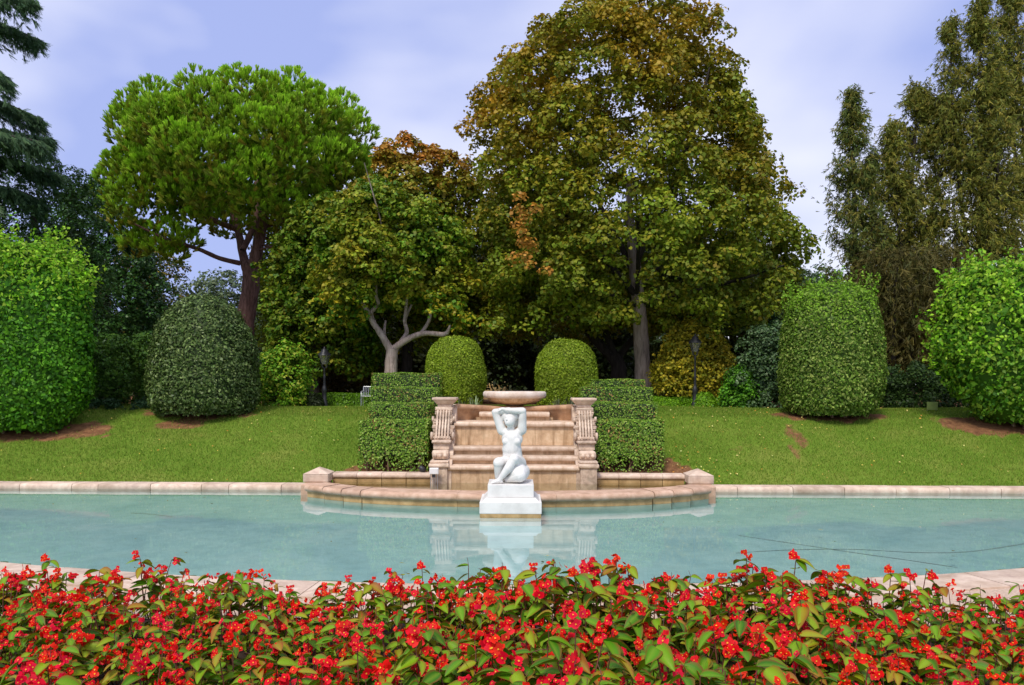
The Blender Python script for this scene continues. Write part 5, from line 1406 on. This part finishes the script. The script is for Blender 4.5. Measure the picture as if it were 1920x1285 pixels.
# ------------------------------------------------------------------ garden chair, sign, floodlights
def chair():
    q = P(689, 752, 22.9); x, y = q[0], q[1]; g_ = float(gz(x, y))
    t_ = thing('metal_chair', 'silver metal garden chair half hidden by the left stepped hedge', 'chair', (x, y, g_))
    def rod(name, pts, r_=0.014):
        v, f = tube_arrays(np.array(pts) * 0.66 + np.array([x, y, g_]), [r_] * len(pts), 6); mesh_arrays(name, v, f, M_steel, t_)
    hw = 0.24
    for s in (-1, 1):
        rod('front_leg', [(s * hw, -0.22, 0), (s * hw, -0.20, 0.43)]); rod('rear_leg', [(s * hw, 0.26, 0), (s * hw, 0.20, 0.43)])
        rod('back_post', [(s * hw, 0.20, 0.43), (s * hw * 0.95, 0.30, 0.86)])
        rod('armrest', [(s * hw, -0.20, 0.43), (s * hw, -0.20, 0.64), (s * hw, 0.25, 0.66)])
    rod('top_rail', [(-hw * 0.95, 0.30, 0.86), (hw * 0.95, 0.30, 0.86)])
    for i in range(5): rod('back_slat', [(-0.16 + 0.08 * i, 0.21, 0.46), (-0.16 + 0.08 * i, 0.30, 0.85)], 0.008)
    for i in range(6): box('seat_slat', x - hw * 0.66, x + hw * 0.66, y + 0.66 * (-0.21 + 0.072 * i), y + 0.66 * (-0.155 + 0.072 * i), g_ + 0.285, g_ + 0.298, M_steel, t_, 0.003)
chair()
q = P(1748, 777, 20.4); g_ = float(gz(q[0], q[1]))
t_ = thing('garden_sign', 'small pale green sign plate on the lawn before the right edge shrub', 'sign', (q[0], q[1], g_))
zt_ = float(P(1748, 754, 20.4)[2])
box('plate', q[0] - 0.14, q[0] + 0.14, q[1] - 0.012, q[1] + 0.012, g_ + 0.03, zt_, M_sign, t_, 0.006)
for s in (-1, 1): box('post', q[0] + s * 0.11 - 0.012, q[0] + s * 0.11 + 0.012, q[1] + 0.014, q[1] + 0.034, g_ - 0.1, zt_ - 0.03, M_steel, t_, 0.002)
def floodlight():
    a, b_ = P(805, 878, 15.25), P(822, 890, 15.25)
    x0, x1, z0, z1 = a[0], b_[0], b_[2], a[2]; y = a[1]
    t_ = thing('floodlight', 'white box floodlight on thin legs standing in the basin', 'floodlight', ((x0 + x1) / 2, y, 0.06))
    box('housing', x0, x1, y, y + 0.09, z0, z1, M_white, t_, 0.01)
    box('front_glass', x0 + 0.015, x1 - 0.015, y - 0.006, y - 0.001, z0 + 0.012, z1 - 0.012, M_white, t_, 0.001)
    for i in range(4):
        u = x0 + (x1 - x0) * (0.12 + 0.25 * i)
        v, f = tube_arrays(np.array([(u, y + 0.045, 0.05), (u, y + 0.045, z0)]), [0.006, 0.006], 6); mesh_arrays('leg', v, f, M_steel, t_)
    box('junction', (x0 + x1) / 2 - 0.04, (x0 + x1) / 2 + 0.02, y + 0.02, y + 0.07, z0 - 0.06, z0 - 0.002, M_iron, t_, 0.004)
    c = P(797, 884, 15.85)
    t2 = thing('spotlight', 'small black spotlight beside the foot of the left pillar', 'spotlight', (c[0], c[1], c[2] - 0.09))
    v, f = lathe_arrays([(0.001, 0), (0.05, 0), (0.06, 0.06), (0.05, 0.12), (0.03, 0.15), (0.001, 0.155)], 0, 0, 12)
    rot = np.array(Matrix.Rotation(R(-50), 3, 'Y'))
    mesh_arrays('housing', v @ rot.T + c, f, M_iron, t2, smooth=True)
    box('bracket', c[0] - 0.06, c[0] + 0.02, c[1] - 0.03, c[1] + 0.03, c[2] - 0.10, c[2] - 0.03, M_white, t2, 0.01)
floodlight()

# ------------------------------------------------------------------ begonias
M_bleaf, t, b = nodes('begonia_leaf')
at = nn(t, 'ShaderNodeAttribute'); at.attribute_name = 'Col'
oi = nn(t, 'ShaderNodeObjectInfo')
r1 = ramp(t, oi.outputs['Random'], [(0.0, S(50, 106, 10)), (0.4, S(82, 142, 14)), (0.7, S(122, 164, 18)), (0.88, S(150, 156, 24)), (1.0, S(160, 104, 32))])
sep = nn(t, 'ShaderNodeSeparateColor'); t.links.new(at.outputs['Color'], sep.inputs[0])
edge = mixc(t, sep.outputs['Red'], r1.outputs['Color'], S(134, 62, 34))
vein = mixc(t, sep.outputs['Green'], edge, S(150, 176, 52))
t.links.new(vein, b.inputs['Base Color'])
b.inputs['Roughness'].default_value = 0.5; b.inputs['Specular IOR Level'].default_value = 0.22
tr = nn(t, 'ShaderNodeBsdfTranslucent'); t.links.new(vein, tr.inputs['Color'])
mx = nn(t, 'ShaderNodeMixShader'); mx.inputs[0].default_value = 0.22
t.links.new(b.outputs[0], mx.inputs[1]); t.links.new(tr.outputs[0], mx.inputs[2]); t.links.new(mx.outputs[0], t.nodes['Material Output'].inputs['Surface'])
M_petal, t, b = nodes('begonia_petal')
at = nn(t, 'ShaderNodeAttribute'); at.attribute_name = 'Col'
oi = nn(t, 'ShaderNodeObjectInfo')
hs = nn(t, 'ShaderNodeHueSaturation'); mr = nn(t, 'ShaderNodeMapRange'); mr.inputs['To Min'].default_value = 0.492; mr.inputs['To Max'].default_value = 0.506
t.links.new(oi.outputs['Random'], mr.inputs['Value']); t.links.new(mr.outputs['Result'], hs.inputs['Hue']); t.links.new(at.outputs['Color'], hs.inputs['Color'])
t.links.new(hs.outputs['Color'], b.inputs['Base Color']); b.inputs['Roughness'].default_value = 0.6; b.inputs['Specular IOR Level'].default_value = 0.15
tr = nn(t, 'ShaderNodeBsdfTranslucent'); t.links.new(hs.outputs['Color'], tr.inputs['Color'])
mx = nn(t, 'ShaderNodeMixShader'); mx.inputs[0].default_value = 0.3
t.links.new(b.outputs[0], mx.inputs[1]); t.links.new(tr.outputs[0], mx.inputs[2]); t.links.new(mx.outputs[0], t.nodes['Material Output'].inputs['Surface'])
M_stem = simple('begonia_stem', S(104, 58, 48), 0.5, 0, 0.3, 20, 0)

def data_mesh(name, v, f, mat, col=None, smooth=True):
    o = mesh_arrays(name, v, f, mat, None, col, smooth)
    me = o.data; bpy.data.objects.remove(o)
    return me
def leaf_data(k_):
    r_ = random.Random(k_)
    nu, nv = 6, 2
    L_ = 0.108; asym = r_.uniform(0.55, 0.8); fold = r_.uniform(0.15, 0.5); dr = r_.uniform(0.2, 0.7)
    v_, c_ = [], []
    for i in range(nu + 1):
        u = i / nu
        wid = 0.038 * (math.sin(math.pi * (u ** 0.75) * 0.97 + 0.05) ** 0.8) + (0.004 if i == 0 else 0)
        x = u * L_; zc = -dr * L_ * u * u * 0.6
        for j in range(-nv, nv + 1):
            s_ = j / nv
            w_ = wid * (1.0 if s_ > 0 else asym)
            yy = s_ * w_ * math.cos(fold * abs(s_)); zz_ = abs(s_) * w_ * fold + zc + 0.003 * math.sin(u * 19) * abs(s_)
            v_.append((x, yy, zz_)); c_.append((0.75 * max(0, abs(s_) - 0.5) * 2, 0.35 if j == 0 else 0.0, 0))
    w2 = 2 * nv + 1; f_ = []
    for i in range(nu):
        for j in range(w2 - 1): f_.append((i * w2 + j, (i + 1) * w2 + j, (i + 1) * w2 + j + 1, i * w2 + j + 1))
    return data_mesh('leaf', np.array(v_), np.array(f_), M_bleaf, np.array(c_))
def flower_data(k_):
    """a drooping cluster of four-petalled flowers, two petals large and rounded"""
    r_ = np.random.default_rng(k_)
    vs, fs, cs, k0 = [], [], [], 0
    nfl = int(r_.integers(3, 9))
    RED = np.array(S(234, 12, 18)); PINK = np.array(S(236, 70, 72)); YE = np.array(S(240, 196, 60))
    for q_ in range(nfl):
        c0 = np.array([r_.normal(0, 0.022), r_.normal(0, 0.022), r_.uniform(-0.04, 0.02)])
        out = np.array([c0[0] * 14, c0[1] * 14 - 0.25, r_.uniform(-0.1, 0.6)]); out += r_.normal(0, 0.25, 3); out /= np.linalg.norm(out)
        u = np.cross(out, r_.normal(size=3)); u /= np.linalg.norm(u); w_ = np.cross(out, u)
        base = RED * (1 - (m_ := r_.uniform(0, 1) ** 3 * 0.45)) + PINK * m_
        for pi_ in range(4):
            a = pi_ * math.pi / 2; big = pi_ % 2 == 0
            d_ = math.cos(a) * u + math.sin(a) * w_; e_ = -math.sin(a) * u + math.cos(a) * w_
            gs_ = r_.uniform(0.65, 1.05) if pi_ == 0 else gs_
            L_ = (0.024 if big else 0.016) * gs_; W_ = (0.017 if big else 0.006) * gs_
            cup = r_.uniform(0.1, 0.5)
            ring = [(0.0, 0.0, 0), (0.35, 0.8, 0.15), (0.75, 1.0, 0.45), (1.0, 0.45, 0.7), (1.0, -0.45, 0.7), (0.75, -1.0, 0.45), (0.35, -0.8, 0.15)]
            for (s_, t_2, h_) in ring:
                vs.append(c0 + d_ * L_ * s_ + e_ * W_ * t_2 + out * L_ * h_ * cup)
                cs.append(base * (0.8 + 0.3 * s_))
            fs += [(k0, k0 + 1, k0 + 2, k0 + 5), (k0, k0 + 5, k0 + 6, k0 + 6), (k0 + 2, k0 + 3, k0 + 4, k0 + 5)]
            k0 += 7
        # yellow stamens
        for s_ in range(4):
            vs.append(c0 + out * 0.008 + (u * math.cos(s_ * 1.57) + w_ * math.sin(s_ * 1.57)) * 0.0045); cs.append(YE)
        fs.append((k0, k0 + 1, k0 + 2, k0 + 3)); k0 += 4
    fq = np.array([f_ for f_ in fs if len(set(f_)) == 4]); ft = np.array([f_[:3] for f_ in fs if len(set(f_)) == 3])
    return data_mesh('flower', np.array(vs), [fq, ft], M_petal, np.array(cs), False)
LEAF = [leaf_data(k_) for k_ in range(6)]
FLOW = [flower_data(k_) for k_ in range(14)]
def plant_proto(k_):
    """stems (with shape) and the slots of leaves and flowers, all in unit height 0.45 m"""
    r_ = np.random.default_rng(100 + k_)
    parts_, leaves_, flowers_ = [], [], []
    ns = int(r_.integers(5, 8))
    for s_ in range(ns):
        a = r_.uniform(0, 2 * np.pi); H = r_.uniform(0.25, 0.45); lean = r_.uniform(0.04, 0.15)
        p0 = np.array([math.cos(a) * 0.03, math.sin(a) * 0.03, -0.02]); p2 = np.array([math.cos(a) * lean, math.sin(a) * lean, H]); p1 = (p0 + p2) / 2 + np.array([r_.normal(0, 0.012), r_.normal(0, 0.012), 0.02])
        sp_, rr_ = spline(np.array([p0, p1, p2]), np.array([0.005, 0.004, 0.0025]), 3)
        parts_.append(tube_arrays(sp_, rr_, 5))
        for u in (0.45, 0.58, 0.7, 0.8, 0.9, 1.0, 1.0):
            q_ = sp_[int(u * (len(sp_) - 1))]
            if r_.uniform() < 0.85:
                az = a + r_.normal(0, 1.2); leaves_.append((q_, az, r_.uniform(-0.1, 0.55), r_.uniform(-0.6, 0.6), r_.uniform(0.75, 1.2), int(r_.integers(0, 6))))
        nf_ = 2 if r_.uniform() < 0.15 else 1
        for f_ in range(nf_):
            if r_.uniform() < 0.92:
                q_ = p2 + np.array([r_.normal(0, 0.03), r_.normal(0, 0.03), 0.02 + r_.uniform(-0.03, 0.035)])
                flowers_.append((q_, r_.uniform(0, 6.28), r_.uniform(0.7, 1.12), int(r_.integers(0, 14))))
                parts_.append(tube_arrays(np.array([p2, (p2 + q_) / 2 + [0, 0, 0.006], q_]), [0.002, 0.0016, 0.0014], 4))
    v_, f_ = merge(parts_)
    return data_mesh('stems', v_, f_, M_stem), leaves_, flowers_
PROTO = [plant_proto(k_) for k_ in range(9)]
BLAB = 'bushy begonia with clustered red flowers and glossy green leaves in the front bed'
BGRP = 'red begonias of the front flower bed'
prng = np.random.default_rng(3)
spots = []
yy = 3.55
row = 0
while yy < 6.6:
    sp_ = 0.245 + 0.012 * (yy - 3.5)
    hwid = 960 / FPX * yy + 0.28
    xx_ = -hwid + (row % 2) * sp_ * 0.5
    while xx_ < hwid:
        spots.append((xx_ + prng.normal(0, 0.05), yy + prng.normal(0, 0.05))); xx_ += sp_ * prng.uniform(0.9, 1.1)
    yy += 0.25; row += 1
def hfac(px):
    return float(np.interp(px, [0, 250, 520, 640, 760, 860, 1000, 1250, 1480, 1600, 1760, 1920], [0.96, 1.0, 0.92, 0.98, 1.10, 1.15, 1.26, 1.27, 1.22, 1.08, 0.95, 0.95]))
spots = spots[:330]
for i, (x, y) in enumerate(spots):
    px = 960 + (x - cam.location[0]) / y * FPX
    sme, lv, fl = PROTO[int(prng.integers(0, len(PROTO)))]
    s_ = hfac(px) * prng.uniform(0.8, 1.16)
    rz = prng.uniform(0, 6.28)
    root = bpy.data.objects.new('begonia_plant', None); C.objects.link(root)
    root.empty_display_size = 0.1
    root.location = (x, y, 0.13); root.rotation_euler = (0, 0, rz); root.scale = (s_, s_, s_)
    tag(root, BLAB, 'flower', BGRP)
    o = bpy.data.objects.new('stems', sme); C.objects.link(o); o.parent = root
    for q_, az, pitch, roll, sc, k_ in lv:
        o = bpy.data.objects.new('leaf', LEAF[k_]); C.objects.link(o); o.parent = root
        o.location = tuple(q_); o.rotation_euler = (roll, -0.15 + pitch, az + prng.normal(0, 0.25)); o.scale = (sc, sc, sc)
    for q_, az, sc, k_ in fl:
        if prng.uniform() > np.interp(px, [0, 600, 1000, 1920], [0.92, 0.86, 0.68, 0.66]): continue
        o = bpy.data.objects.new('flower', FLOW[k_]); C.objects.link(o); o.parent = root
        # clusters hang towards the light in front of the bed
        o.location = tuple(q_); o.rotation_euler = (0, 0, -rz + prng.normal(0, 0.7)); o.scale = (sc, sc, sc)
print('begonias', len(spots))
